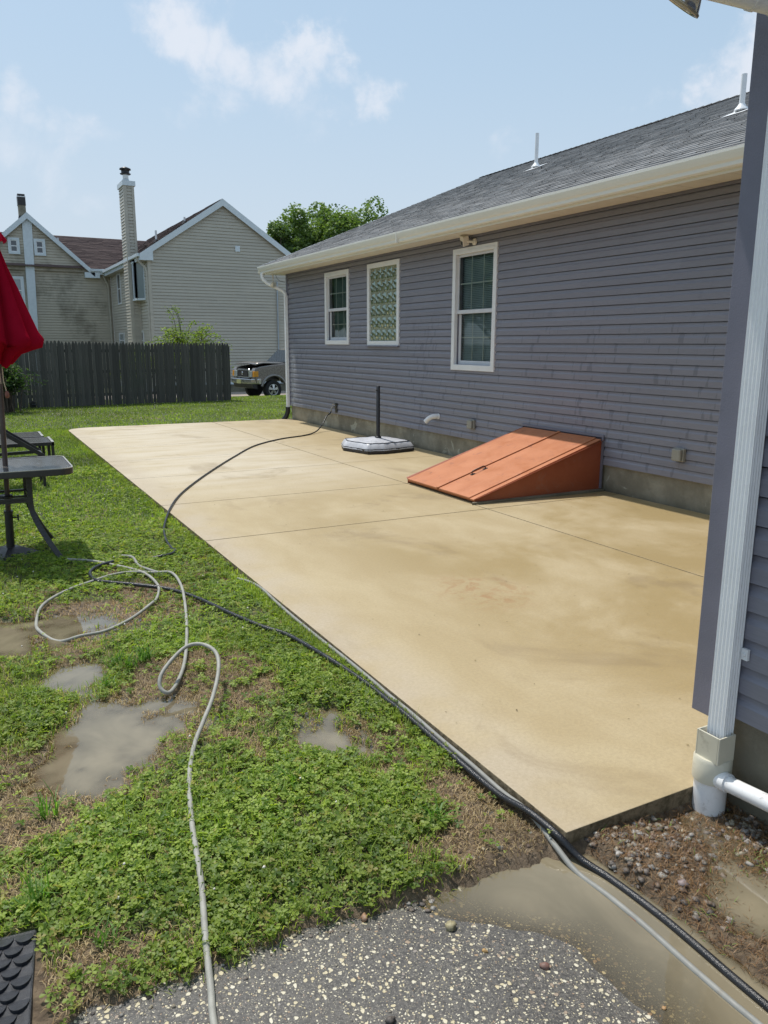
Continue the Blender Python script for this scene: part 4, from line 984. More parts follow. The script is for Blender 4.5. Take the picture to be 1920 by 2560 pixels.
# ------------------------------------------------------------------ hoses
def hose(name, pts, r, mat, label, lift=0, zs=None, n=7, cat='hose', seg=10, **kw):
    P = []
    for i, p in enumerate(pts):
        z = (zs[i] if zs and zs[i] is not None else None)
        if z is None:
            on = (1.62 < p[0] < 6.15 and 1.75 < p[1] < 15.8)
            z = r*.9 if on else float(gh(p[0], p[1]))+r+.019
            if p[1] < 1.85: z = max(float(gh(p[0], p[1])), float(asph(p[0], p[1])) if p[1] < float(edge_y(p[0])) else -1, -.088)+r*1.0
        P.append((p[0], p[1], z+(lift if p[1] < 2.0 and p[1] > 1.6 and p[0] > 1.5 else 0)))
    o = MB().tube(catmull(P, n), r, seg).build(name, M[mat], None)
    return tag(o, label, cat)
gl_pts = [(.33, .9), (.36, 1.35), (0.389, 1.601), (0.413, 1.718), (0.441, 1.865), (0.486, 2.072), (0.512, 2.229), (0.548, 2.433), (0.608, 2.696), (0.686, 2.927), (0.767, 3.084), (0.854, 3.234), (0.936, 3.42), (.960, 3.55), (0.925, 3.655), (0.855, 3.68), (0.770, 3.62), (0.694, 3.545), (0.677, 3.500), (0.712, 3.482), (0.779, 3.588), (0.862, 3.784), (0.985, 4.235), (1.095, 4.72), (1.163, 5.116), (1.17, 5.415), (1.073, 5.491), (0.941, 5.559), (0.816, 5.572), (0.648, 5.476), (0.452, 5.315), (0.298, 5.084), (0.244, 4.877), (0.254, 4.681), (0.33, 4.527), (0.443, 4.452), (0.586, 4.492), (0.754, 4.631), (0.898, 4.803), (0.968, 4.93), (1.02, 5.15), (0.997, 5.517), (0.854, 5.802), (0.72, 5.996), (0.557, 6.108)]
zs = [None]*len(gl_pts)
for k, z in zip(range(10, 20), (-.005, .03, .075, .105, .115, .11, .085, .045, .0, -.025)): zs[k] = z
hose('garden_hose', gl_pts, .0096, 'grey_hose', 'long pale grey hose looping over the clover and puddle', zs=zs)
hose('garden_hose', [(0.945, 6.05), (1.004, 5.95), (1.005, 5.724), (1.042, 5.56), (1.095, 5.47)], .0105, 'grey_hose2', 'short end of pale hose lying in the clover')
hose('garden_hose', [(6.01, 13.405), (5.98, 13.405), (5.90, 13.38), (5.75, 13.25), (5.50, 12.98), (5.151, 12.699), (4.609, 12.40), (3.938, 11.74), (3.274, 10.69), (2.687, 9.681), (2.233, 8.848), (1.898, 8.166), (1.657, 7.541), (1.46, 6.919), (1.358, 6.431), (1.338, 6.13), (1.344, 6.029), (1.298, 5.926), (1.216, 5.876), (1.142, 5.884)], .0115, 'black_rubber',
     'black hose running from the wall spigot across the patio to the grass', zs=[.36, .31, .26, .12, .03]+[None]*15)
hose('garden_hose', [(0.852, 5.886), (0.742, 5.806), (0.674, 5.71), (0.652, 5.595), (0.676, 5.461), (0.777, 5.338), (0.932, 5.189), (1.079, 5.023), (1.194, 4.761), (1.29, 4.38), (1.385, 4.069), (1.459, 3.893), (1.515, 3.521), (1.550, 3.271), (1.566, 3.082), (1.572, 2.92), (1.576, 2.715), (1.578, 2.487), (1.580, 2.261), (1.583, 2.061), (1.590, 1.911), (1.604, 1.780), (1.632, 1.69), (1.660, 1.58), (1.672, 1.404), (1.671, 1.267), (1.666, 1.141), (1.664, 1.03), (1.66, .8), (1.65, .3)], .0128, 'black_rubber',
     'thick black hose running through the clover and along the patio edge', lift=.012)
hose('garden_hose', [(1.541, 5.056), (1.590, 4.938), (1.608, 4.74), (1.608, 4.47), (1.606, 4.163), (1.604, 3.79), (1.604, 3.432), (1.605, 3.117), (1.606, 2.971), (1.606, 2.749), (1.606, 2.517), (1.606, 2.288), (1.606, 2.082), (1.603, 1.922), (1.588, 1.77), (1.590, 1.658), (1.600, 1.53), (1.604, 1.386), (1.600, 1.259), (1.598, 1.149), (1.598, 1.062), (1.60, 0.985), (1.60, .7), (1.59, .2)], .0095, 'grey_hose2',
     'thin grey hose tucked against the patio edge beside the black one')
tag(MB().tube([(1.6055, 1.455, asph(1.6, 1.45)+.010), (1.6045, 1.41, asph(1.6, 1.41)+.010)], .0125, 12).build('hose_coupling', M['wood_tassel'], None), 'rusty coupling on the grey hose at the driveway puddle', 'hose coupling')

# ------------------------------------------------------------------ rubber mat
mt = thing('doormat', (-.28, 1.85, -.06), 'black rubber mat with raised scallop pattern on the grass edge', 'mat')
Mm = Matrix.Translation((.035, 2.135, 0)) @ Matrix.Rotation(R_(-7), 4, 'Z')
MB().box(-.62, 0, -.75, 0, -.052, -.030, Mm).build('base', M['rubber_mat'], mt, bevel=.006)
sc = MB(); W_, H_ = .052, .040
for r in range(18):
    for c in range(12):
        x = -.03-c*W_-(r % 2)*W_/2; y = -.015-r*H_
        if x < -.60: continue
        P = [(W_/2*.97*math.cos(t), -H_*1.05*math.sin(t)) for t in np.linspace(0, math.pi, 9)]
        n = len(P); 
        def zz(p): return -.0295+.010*min(1, (-p[1])/(H_*1.05))
        if x+W_/2 > -.004: P = [(min(p[0], -.006-x), p[1]) for p in P]
        if y-H_ < -.745: continue
        top = [Mm @ Vector((x+p[0], y+p[1], zz(p))) for p in P]; bot = [Mm @ Vector((x+p[0], y+p[1], -.031)) for p in P]
        sc.add(top+bot, [tuple(range(n))]+[(i, i+1, n+i+1, n+i) for i in range(n-1)])
sc.build('scallops', M['rubber_mat'], mt)

# ------------------------------------------------------------------ picket fence
fa, fb = Vector((-7.0, 21.05)), Vector((6.765, 22.194)); fd = (fb-fa).normalized(); fn = Vector((-fd.y, fd.x)); FL = (fb-fa).length
fe = thing('picket_fence', (3, 21.9, -.1), 'dark weathered stockade fence of pointed pickets across the back of the lawn', 'fence')
npan = 6; s = 0.0; panels = [[[], [], []] for _ in range(npan)]; rr = random.Random(5)
while s < FL:
    wd = rr.uniform(.066, .088); p = min(int(s/FL*npan), npan-1); V, F, C = panels[p]
    top = 1.615+rr.uniform(-.018, .018)+.02*math.sin(s*.9); bz_ = float(gh(fa.x+fd.x*s, fa.y+fd.y*s))-.02; ln = rr.uniform(-.008, .008); th = rr.uniform(.016, .024); off = rr.uniform(-.006, .006); t = rr.random()
    pr = [(0, bz_), (wd, bz_), (wd+ln*.3, top-.09), (wd*.86+ln, top-.035), (wd*.5+ln, top), (wd*.14+ln, top-.035), (ln*.3, top-.09)]
    k = len(V)
    for o_ in (off, off+th):
        for a, z in pr: q = fa+fd*(s+a)+fn*o_; V.append((q.x, q.y, z)); C.append((t,)*3)
    F += [tuple(range(k, k+7)), tuple(range(k+13, k+6, -1))]+[(k+i, k+i+7, k+(i+1) % 7+7, k+(i+1) % 7) for i in range(7)]
    s += wd+(rr.uniform(.003, .007) if rr.random() < .72 else rr.uniform(.008, .015))
for V, F, C in panels:
    me = bpy.data.meshes.new('fence_panel'); off = wloc(fe); me.from_pydata([tuple(Vector(v)-off) for v in V], [], F)
    a = me.attributes.new('tint', 'FLOAT_COLOR', 'POINT'); a.data.foreach_set('color', np.array([(c[0], c[1], c[2], 1) for c in C], dtype=np.float32).ravel())
    me.update(); link_mesh('fence_panel', me, M['fence'], fe)
rl_ = MB()
for z in (.25, .85, 1.38):
    a, b = fa+fn*.045, fb+fn*.045; rl_.bar((a.x, a.y, z), (b.x, b.y, z), .04, .075)
rl_.build('rail', M['fence'], fe)
for i in range(npan+1):
    q = fa+fd*(FL*i/npan)+fn*.11; MB().box(q.x-.05, q.x+.05, q.y-.05, q.y+.05, -.2, 1.5).build('post', M['fence'], fe)
sl3 = MB(); sl3.lathe([(.055, -.08), (.06, .03), (.075, .05), (.07, .07), (.045, .075), (.045, .115), (.08, .12), (.02, .15)], (1.50, 21.66, 0), 16, smooth=False)
tag(sl3.build('garden_lantern', M['black_plastic'], None), 'small black garden lantern at the foot of the fence', 'lantern')

# ------------------------------------------------------------------ beige houses
def plain_window(y0, y1, z0, z1, x, parent, bars=True, fwid=.09, mat='glass_far', two=False):
    f = MB(); f.box(x-.05, x-.001, y0, y1, z1-fwid, z1).box(x-.05, x-.001, y0, y1, z0, z0+fwid).box(x-.05, x-.001, y0, y0+fwid, z0+fwid, z1-fwid).box(x-.05, x-.001, y1-fwid, y1, z0+fwid, z1-fwid)
    f.box(x-.045, x-.001, y0+fwid, y1-fwid, (z0+z1)/2-.03, (z0+z1)/2+.03)
    o = f.build('window', M['white'], parent); MB().box(x-.022, x-.004, y0+fwid, y1-fwid, z0+fwid, z1-fwid).build('pane', M[mat], o); return o
def front_window(x0, x1, z0, z1, y, parent, fwid=.12, mat='glass_far'):
    f = MB(); f.box(x0, x1, y-.06, y-.001, z1-fwid, z1).box(x0, x1, y-.06, y-.001, z0, z0+fwid).box(x0, x0+fwid, y-.06, y-.001, z0+fwid, z1-fwid).box(x1-fwid, x1, y-.06, y-.001, z0+fwid, z1-fwid)
    o = f.build('window', M['fascia_far'], parent)
    s_ = MB(); i0, i1, j0, j1 = x0+fwid, x1-fwid, z0+fwid, z1-fwid; t = .045
    s_.box(i0, i1, y-.04, y-.002, j1-t, j1).box(i0, i1, y-.04, y-.002, j0, j0+t).box(i0, i0+t, y-.04, y-.002, j0+t, j1-t).box(i1-t, i1, y-.04, y-.002, j0+t, j1-t).box(i0+t, i1-t, y-.038, y-.002, (j0+j1)/2-.03, (j0+j1)/2+.03)
    s_.build('sash', M['white'], o); MB().box(i0+t, i1-t, y-.02, y-.003, j0+t, j1-t).build('pane', M[mat], o); return o
bg_ = thing('beige_house', (12, 45, -.9), 'two-storey house in beige siding with a wide windowless gable behind the fence', 'house')
GY, EX, RX2, RZ2, EZ = 39.5, 8.26, 11.97, 8.48, 5.72
hw = RX2-EX; s_g = (RZ2-EZ)/(RX2-7.86); C2 = .150
def glim(z): 
    d = max(0, (RZ2-.16-z)/s_g); return (RX2-d, RX2+d)
lap('wall', M['beige'], GY, [(EX, RX2+hw)], -.35, 8.3, 58, C2, bg_, axis=0, out=-1, cav=.030, limits=lambda z: glim(z) if z > 5.5 else (EX, RX2+hw), depth=.02)
lap('wall', M['beige_side'], EX, [(GY, 50.2)], -.35, 5.75, 41, C2, bg_, axis=1, out=-1, cav=.030, depth=.02)
MB().add([(EX+.03, GY+.03, -.4), (RX2+hw, GY+.03, -.4), (RX2+hw, GY+.03, 5.6), (RX2, GY+.03, RZ2-.1), (EX+.03, GY+.03, 5.6)], [(0, 1, 2, 3, 4)]).add([(EX+.03, GY, -.4), (EX+.03, 50.2, -.4), (EX+.03, 50.2, 5.7), (EX+.03, GY, 5.7)], [(0, 1, 2, 3)]).add([(RX2+hw-.01, GY, -.4), (RX2+hw-.01, 54, -.4), (RX2+hw-.01, 54, 5.7), (RX2+hw-.01, GY, 5.7)], [(0, 1, 2, 3)]).build('wall_core', M['beige'], bg_)
MB().box(EX-.03, EX+.12, GY-.035, GY+.09, -.35, 5.6).build('corner_trim', M['beige'], bg_)
MB().box(EX+.03, RX2+hw-.03, GY+.04, GY+.3, -1.2, -.352).build('foundation', M['found'], bg_)
MB().box(EX, RX2+hw, GY-.03, GY+.03, -.47, -.353).build('starter_trim', M['fascia_far'], bg_)
rv = MB(); ov = .40; oy = .16
xe = 7.86
def roofpair(m_, xe, ze, xr, zr, y0, y1, th=.16):
    m_.add([(xe, y0, ze), (xe, y1, ze), (xr, y1, zr), (xr, y0, zr), (xe, y0, ze-.03), (xe, y1, ze-.03), (xr, y1, zr-.03), (xr, y0, zr-.03)], [(0, 1, 2, 3), (4, 7, 6, 5), (0, 4, 5, 1), (1, 5, 6, 2), (2, 6, 7, 3), (0, 3, 7, 4)])
roofpair(rv, xe, EZ, RX2, RZ2, GY-oy, 56); roofpair(rv, 2*RX2-xe, EZ, RX2, RZ2, GY-oy, 56); rv.build('roof', M['dark_metal'], bg_)
rlen = math.hypot(RX2-xe, RZ2-EZ)
shingles('shingles', xe, EZ+.004, s_g, rlen, GY-oy, 56, bg_, M['shingle_brown'], tab=(.3, .9), seed=4, thick=.012)
rk = MB()
for sg in (-1, 1):
    e = RX2+sg*(RX2-xe); rk.prism([(e, EZ-.30), (e, EZ-.01), (RX2, RZ2-.01), (RX2, RZ2-.33)], lambda p, t: (p[0], t, p[1]), GY-oy-.025, GY-oy)
rk.prism([(xe, EZ-.30), (xe, EZ-.02), (xe+.62, EZ+.25), (xe+.62, EZ-.30)], lambda p, t: (p[0], t, p[1]), GY-oy-.03, GY-.022)
rk.build('rake_board', M['fascia_far'], bg_)
MB().add([(xe, GY-oy, EZ-.2), (RX2, GY-oy, RZ2-.2), (RX2, GY, RZ2-.2), (xe, GY, EZ-.2)], [(0, 1, 2, 3)]).add([(2*RX2-xe, GY-oy, EZ-.2), (RX2, GY-oy, RZ2-.2), (RX2, GY, RZ2-.2), (2*RX2-xe, GY, EZ-.2)], [(0, 1, 2, 3)]).box(xe+.05, EX, GY-.0, 50.5, EZ-.31, EZ-.29).build('soffit', M['beige'], bg_)
MB().box(xe-.10, xe+.02, GY-.12, 50.6, EZ-.13, EZ+.01).box(xe+.02, xe+.045, GY-.1, 50.6, EZ-.30, EZ+.0).build('gutter', M['fascia_far'], bg_)
MB().tube([(xe-.03, GY+.35, EZ-.1), (xe, GY+.30, EZ-.28), (EX-.10, GY+.12, EZ-.62), (EX-.06, GY+.08, EZ-.8), (EX-.06, GY+.08, -.6)], .055, 8).build('downspout', M['beige'], bg_)
for (x, h) in ((8.93, .5), (10.36, .26)):
    z = EZ+s_g*(x-xe); o = MB().tube([(x, GY+1.0, z), (x, GY+1.0, z+h)], .05, 10).build('vent_pipe', M['white'], bg_); MB().lathe([(.16, -.06), (.08, .08)], (x, GY+1.0, z), 12).build('collar', M['dark_metal'], o)
MB().box(12.55, 12.80, GY-.06, GY-.02, 6.05, 6.33).build('wall_vent', M['fascia_far'], bg_, bevel=.02)
# electric meter and mast
mx_ = 14.72
mo = MB().box(mx_-.22, mx_+.18, GY-.16, GY-.02, .55, 1.02).build('meter_box', M['meter_grey'], bg_, bevel=.02); MB().lathe([(.13, 0), (.13, .06), (.09, .09)], (0, 0, 0), 18, Matrix.Translation((mx_, GY-.16, .82)) @ Matrix.Rotation(math.pi/2, 4, 'X')).build('meter_dial', M['lens'], mo)
MB().tube([(mx_-.02, GY-.08, 1.02), (mx_-.02, GY-.08, 4.7)], .035, 8).tube([(mx_-.02, GY-.08, 1.0), (mx_-.02, GY-.08, 1.18)], .07, 8).build('conduit', M['meter_grey'], mo)
# chimney chase
chm = MB(); CX0, CX1, CY0, CY1, CZ = 7.78, 8.26, 41.75, 43.05, 9.10
lap('chimney', M['beige'], CY0, [(CX0, CX1)], -.9, CZ, 67, C2, bg_, axis=0, out=-1, cav=.030, depth=.02)
chs = lap('chimney_side', M['beige_side'], CX0, [(CY0, CY1)], -.9, CZ, 67, C2, bg_, axis=1, out=-1, cav=.030, depth=.02)
MB().box(CX0+.022, CX1-.005, CY0+.022, CY1, -.9, CZ).build('chimney_core', M['beige'], bg_)
MB().box(CX0-.035, CX0+.12, CY0-.035, CY0+.10, -.9, CZ).box(CX1-.12, CX1+.0, CY0-.035, CY0+.04, -.9, CZ).build('chimney_trim', M['beige'], bg_)
MB().box(CX0-.07, CX1+.07, CY0-.07, CY1+.07, CZ, CZ+.22).build('chimney_cap', M['fascia_far'], bg_)
fm = MB(); fc = (8.02, 42.4)
fm.lathe([(.22, CZ+.22), (.15, CZ+.40), (.14, CZ+.42)], (*fc, 0), 16); fm.lathe([(.14, CZ+.42), (.14, CZ+.62)], (*fc, 0), 16); fo = fm.build('flue', M['alloy'], bg_)
MB().lathe([(.24, CZ+.62), (.27, CZ+.66), (.20, CZ+.68), (.20, CZ+.82), (.28, CZ+.84), (.26, CZ+.90), (.05, CZ+.98)], (*fc, 0), 16).build('flue_cap', M['dark_metal'], fo)
# bay window, tall window, small ones (on the west wall)
bw = MB(); bz0, bz1 = 3.75, 5.50
P = [(EX, 42.1), (EX-.38, 41.9), (EX-.38, 40.75), (EX, 40.45)]
bw.prism(P, lambda p, t: (p[0], p[1], t), bz0-.1, bz0).prism(P, lambda p, t: (p[0], p[1], t), bz1, bz1+.08)
for a, b in zip(P[:-1], P[1:]):
    for q in (a, b): bw.box(q[0]-.04, q[0]+.04, q[1]-.06, q[1]+.06, bz0, bz1)
bw.box(EX-.40, EX-.36, 41.27, 41.37, bz0, bz1)
bo = bw.build('bay_window', M['fascia_far'], bg_); MB().prism([(p[0]+.03, p[1]) for p in P], lambda p, t: (p[0], p[1], t), bz0+.01, bz1-.01).build('pane', M['glass_blind'], bo)
plain_window(46.9, 47.9, 3.72, 5.42, EX, bg_); plain_window(46.7, 48.3, 1.3, 2.17, EX, bg_, mat='glass_blind'); plain_window(41.35, 42.1, 1.2, 2.2, EX, bg_)

# left house
lh = thing('beige_house', (4, 52, -.9), 'older beige house with mildew-stained siding, white vertical band and brown roof at the left', 'house')
LY = 50.2
lap('wall', M['beige_old'], LY, [(-8, 8.26)], -1, 5.75, 45, C2, lh, axis=0, out=-1, cav=.030, depth=.02)
s3 = (8.60-5.72)/(7.15-3.96); 
lap('gable_wall', M['beige_old'], LY-.12, [(.6, 7.4)], 5.62, 8.4, 19, C2, lh, axis=0, out=-1, cav=.030, depth=.02, limits=lambda z: (3.96-(8.45-z)/s3, 3.96+(8.45-z)/s3))
MB().add([(3.96-3.1, LY-.09, 5.62), (3.96+3.1, LY-.09, 5.62), (3.96, LY-.09, 8.4)], [(0, 1, 2)]).box(.6, 7.0, LY-.12, LY, 5.60, 5.63).box(-8, 8.2, LY+.03, LY+.06, -1, 5.7).build('wall_core', M['beige_old'], lh)
rl2 = MB()
gy = LY-.35
for sg in (-1, 1): roofpair(rl2, 3.96+sg*3.35, 8.66-3.35*s3, 3.96, 8.66, gy, 56)
rl2.build('roof', M['dark_metal'], lh)
for sg, nm in ((1, 3.96-3.35), (-1, 3.96+3.35)): shingles('shingles', nm, 8.665-3.35*s3, s3, math.hypot(3.35, 3.35*s3), gy, 56, lh, M['shingle_brown'], sgn=sg, tab=(.3, .9), seed=6, thick=.012)
rk = MB()
for sg in (-1, 1): rk.prism([(3.96+sg*3.40, 8.42-3.40*s3), (3.96+sg*3.40, 8.68-3.40*s3), (3.96, 8.68), (3.96, 8.34)], lambda p, t: (p[0], t, p[1]), gy-.03, gy)
rk.box(6.80, 7.62, gy-.03, LY-.02, 5.30, 5.60)
rk.build('rake_board', M['fascia_far'], lh)
MB().prism([(3.60, -1), (4.02, -1), (4.02, 1), (4.20, 8.35), (3.96, 8.5), (3.70, 8.35)], lambda p, t: (p[0], t, p[1]), LY-.22, LY-.02).build('band', M['fascia_far'], lh)
vb = lh.children
# main roof facing the camera with ridge along X
MR = MB(); yE, zE, yR, zR = 49.85, 5.80, 53.0, 7.90
mr_ = MB(); mr_.add([(-9, yE, zE), (12, yE, zE), (12, yR, zR), (-9, yR, zR)], [(0, 1, 2, 3)]).add([(-9, 2*yR-yE, zE), (12, 2*yR-yE, zE), (12, yR, zR), (-9, yR, zR)], [(0, 1, 2, 3)]); mr_.build('roof', M['dark_metal'], lh)
def clipr(a, b, s):  # keep left of the valley with the right wing
    return (b < 8.2+s*.9)
shingles('shingles', yE, zE+.004, (zR-zE)/(yR-yE), math.hypot(yR-yE, zR-zE), -9, 11.5, lh, M['shingle_brown'], axis='x', tab=(.3, .9), seed=8, thick=.014)
MB().box(7.1, 7.95, yE-.12, yE+.0, zE-.13, zE+.0).box(7.1, 7.9, yE, yE+.03, zE-.3, zE).build('gutter', M['fascia_far'], lh)
MB().tube([(7.80, yE-.05, zE-.1), (7.85, LY-.2, zE-.4), (8.1, LY-.08, zE-.9), (8.12, LY-.08, -.9)], .055, 8).build('downspout', M['beige'], lh)
MB().tube([(5.6, 51.0, 6.5), (5.6, 51.0, 7.55)], .06, 8).build('vent_pipe', M['white'], lh)
front_window(2.88, 3.48, 6.43, 7.30, LY-.14, lh); front_window(4.21, 4.81, 6.41, 7.31, LY-.14, lh); front_window(2.55, 3.53, 3.72, 5.24, LY-.02, lh, mat='glass_blind')
ck = MB().box(3.66, 4.04, 51.0, 51.5, 8.0, 9.45).build('chimney', M['found'], lh); MB().box(3.64, 4.06, 50.98, 51.52, 9.20, 9.62).build('chimney_band', M['dark_metal'], ck); MB().box(3.63, 4.07, 50.97, 51.53, 9.63, 9.68).build('chimney_rim', M['white'], ck); MB().box(3.66, 4.04, 51.0, 51.5, 9.69, 9.80).build('chimney_cap', M['dark_metal'], ck); MB().box(3.64, 4.08, 50.96, 51.52, 8.2, 8.62).build('flashing', M['dark_metal'], ck)

# ------------------------------------------------------------------ path strip beside truck
tag(MB().add([(5, 27.5, -.618), (40, 27.5, -.618), (40, 38.6, -.80), (5, 38.6, -.80)], [(0, 1, 2, 3)]).build('road', M['concrete_path'], None), kind='structure')

# ------------------------------------------------------------------ pickup truck
tz = -.63; wc = Vector((11.12, 30.45)); ph = R_(10); hd_ = Vector((-math.cos(ph), -math.sin(ph))); la_ = Vector((-math.sin(ph), math.cos(ph)))
tk = thing('pickup_truck', (wc.x+1.6, wc.y+1.2, tz), 'taupe pickup truck with its bonnet propped ajar, parked behind the house', 'pickup truck')
def T0(u, w_, z): q = wc+hd_*u+la_*w_; return Vector((q.x, q.y, tz+z))
def T(u, w_, z): return T0(u, w_, z+.22)
HWd = 1.86
# lower body side profile (u forward)
def arch(cu, r, a0=0, a1=180, n=12): return [(cu+r*math.cos(R_(a)), .38+r*math.sin(R_(a))) for a in np.linspace(a0, a1, n)]
body = MB()
low = [(.80, .50), (.84, .62), (.86, .92), (.80, 1.03), (.55, 1.10), (.05, 1.155), (-.75, 1.20), (-4.2, 1.22), (-4.25, .55), (-3.95, .50)]+list(reversed(arch(-3.40, .46)))[0:0]
pr = [(.80, .42), (.86, .62), (.87, .93), (.82, 1.03), (.60, 1.09), (.05, 1.155), (-.75, 1.20), (-4.2, 1.22), (-4.25, .52), (-3.95, .50)]+[(-3.42-.56*math.cos(R_(a)), .16+.56*math.sin(R_(a))) for a in np.linspace(26, 154, 11)]+[(-2.8, .42), (-.62, .42)]+[(-.56*math.cos(R_(a)), .16+.56*math.sin(R_(a))) for a in np.linspace(26, 154, 13)]
body.prism(pr, lambda p, t: T(p[0], t, p[1]), 0, .28); body.prism(pr, lambda p, t: T(p[0], t, p[1]), HWd-.28, HWd)
bd = body.build('body', M['paint_taupe'], tk, bevel=.035, seg=3, sharp=50)
mid = MB(); mid.prism([(.70, .55), (.78, .80), (.76, .92), (.35, .97), (-.75, 1.05), (-.80, .55)], lambda p, t: T(p[0], t, p[1]), .26, HWd-.26); mid.build('engine_bay', M['dark_metal'], tk)
MB().prism([(-.8, .5), (-.8, 1.18), (-2.45, 1.18), (-2.45, .62), (-4.2, .62), (-4.2, .5)], lambda p, t: T(p[0], t, p[1]), .29, HWd-.29).build('floor', M['dark_metal'], tk)
# bonnet lifted at the front
hdn = MB(); nu, nw = 8, 8; V = []; F = []
for i in range(nu+1):
    for j in range(nw+1):
        u = -.72+(1.50)*i/nu; ww = .06+(HWd-.12)*j/nw; crown = .05*(1-((j/nw-.5)*2)**2); nose = -.09*max(0, (i/nu-.72)/.28)**2
        V.append(T(u, ww, 1.205+.055*i/nu*1.0+crown+nose))
for i in range(nu):
    for j in range(nw): k = i*(nw+1)+j; F.append((k, k+1, k+nw+2, k+nw+1))
hb = MB(); hb.add(V, F, True); ho = hb.build('bonnet', M['paint_taupe'], tk); sdm = ho.modifiers.new('solid', 'SOLIDIFY'); sdm.thickness = .035; sdm.offset = -1
# cab
cab = [(-.62, 1.18), (-1.18, 1.72), (-1.45, 1.80), (-2.35, 1.80), (-2.55, 1.70), (-2.60, 1.18)]
cb = MB(); n = len(cab)
def ti(p): return .05+.14*max(0, (p[1]-1.18)/.62)
vs = [T(p[0], ti(p), p[1]) for p in cab]+[T(p[0], HWd-ti(p), p[1]) for p in cab]
cb.add(vs, [tuple(range(n)), tuple(reversed(range(n, 2*n)))]+[(i, i+n, (i+1) % n+n, (i+1) % n) for i in range(n)]); cb.build('cab', M['paint_taupe'], tk, bevel=.03, seg=2)
ws = MB(); ws.add([T(-.66, .16, 1.235)+Vector((0, 0, .0)), T(-.66, HWd-.16, 1.235), T(-1.16, HWd-.27, 1.715), T(-1.16, .27, 1.715)], [(0, 1, 2, 3)])
ws.v = [tuple(Vector(v)+Vector((hd_.x, hd_.y, 1))*.02) for v in ws.v]; ws.build('windscreen', M['glass_far'], tk)
sg_ = MB(); sg_.add([T(-.86, .095, 1.25), T(-1.25, .165, 1.66), T(-2.30, .175, 1.68), T(-2.38, .07, 1.25)], [(0, 1, 2, 3)]); sg_.v = [tuple(Vector(v)-Vector((la_.x, la_.y, 0))*.03) for v in sg_.v]; sg_.build('side_window', M['glass_far'], tk)
# front end
MB().prism([(.83, .62), (.90, .64), (.91, .96), (.84, 1.0)], lambda p, t: T(p[0], t, p[1]), .44, HWd-.44).build('grille_surround', M['chrome'], tk, bevel=.02)
gr = MB(); gr.prism([(.905, .68), (.925, .68), (.925, .93), (.905, .93)], lambda p, t: T(p[0], t, p[1]), .50, HWd-.50); go = gr.build('grille', M['grey_frame'], tk)
MB().lathe([(.001, 0), (.07, .0), (.07, .012), (.001, .014)], (0, 0, 0), 16, Matrix.Translation(T(.927, HWd/2, .82)) @ Vector((hd_.x, hd_.y, 0)).to_track_quat('Z', 'Y').to_matrix().to_4x4()).build('badge', M['chrome'], go)
for a, b in ((.05, .42), (HWd-.42, HWd-.05)):
    hl = MB(); pl_ = [(.83, .66), (.915, .67), (.90, .92), (.83, .93)]; hl.prism(pl_, lambda p, t: T(p[0]-.0, t, p[1]), a+.12 if a < 1 else a, b if a < 1 else b-.12); ho2 = hl.build('headlight', M['lens'], tk, bevel=.015)
    am = MB(); ya_, yb_ = (-.012, a+.115) if a < 1 else (b-.115, HWd+.012)
    am.prism([(.70, .69), (.90, .68), (.88, .91), (.70, .92)], lambda p, t: T(p[0], t, p[1]), ya_, yb_); am.build('indicator', M['amber'], ho2, bevel=.02)
bp_ = MB(); bpr = [(.80, .40), (.95, .40), (1.0, .46), (1.0, .58), (.97, .61), (.80, .62)]
bp_.prism(bpr, lambda p, t: T(p[0], t, p[1]), .10, HWd-.10)
for s0, s1 in ((.10, -.03), (HWd-.10, HWd+.03)):
    n = len(bpr); vs = [T(p[0], s0, p[1]) for p in bpr]+[T(p[0]-(.30 if p[0] > .9 else .20), s1, p[1]) for p in bpr]; bp_.add(vs, [tuple(range(n, 2*n))]+[(i, (i+1) % n, (i+1) % n+n, i+n) for i in range(n)])
bp_.build('front_bumper', M['chrome'], tk, bevel=.012)
MB().prism([(.70, .20), (.88, .24), (.93, .40), (.70, .40)], lambda p, t: T(p[0], t, p[1]), .12, HWd-.12).build('air_dam', M['black_plastic'], tk)
MB().prism([(1.004, .40), (1.016, .40), (1.016, .56), (1.004, .56)], lambda p, t: T(p[0], t, p[1]), HWd/2+.0, HWd/2+.34).build('licence_plate', M['plate'], tk)
fl_ = MB(); A_ = [R_(a) for a in np.linspace(22, 165, 18)]
for a0, a1 in zip(A_[:-1], A_[1:]):
    P = lambda a, r, w_: T0(-r*math.cos(a), w_, .38+r*math.sin(a)); fl_.add([P(a0, .545, -.045), P(a1, .545, -.045), P(a1, .615, -.035), P(a0, .615, -.035), P(a0, .625, .01), P(a1, .625, .01), P(a0, .545, .06), P(a1, .545, .06)], [(0, 1, 2, 3), (3, 2, 5, 4), (0, 6, 7, 1)], True)
fl_.build('wheel_arch_trim', M['paint_trim'], tk)
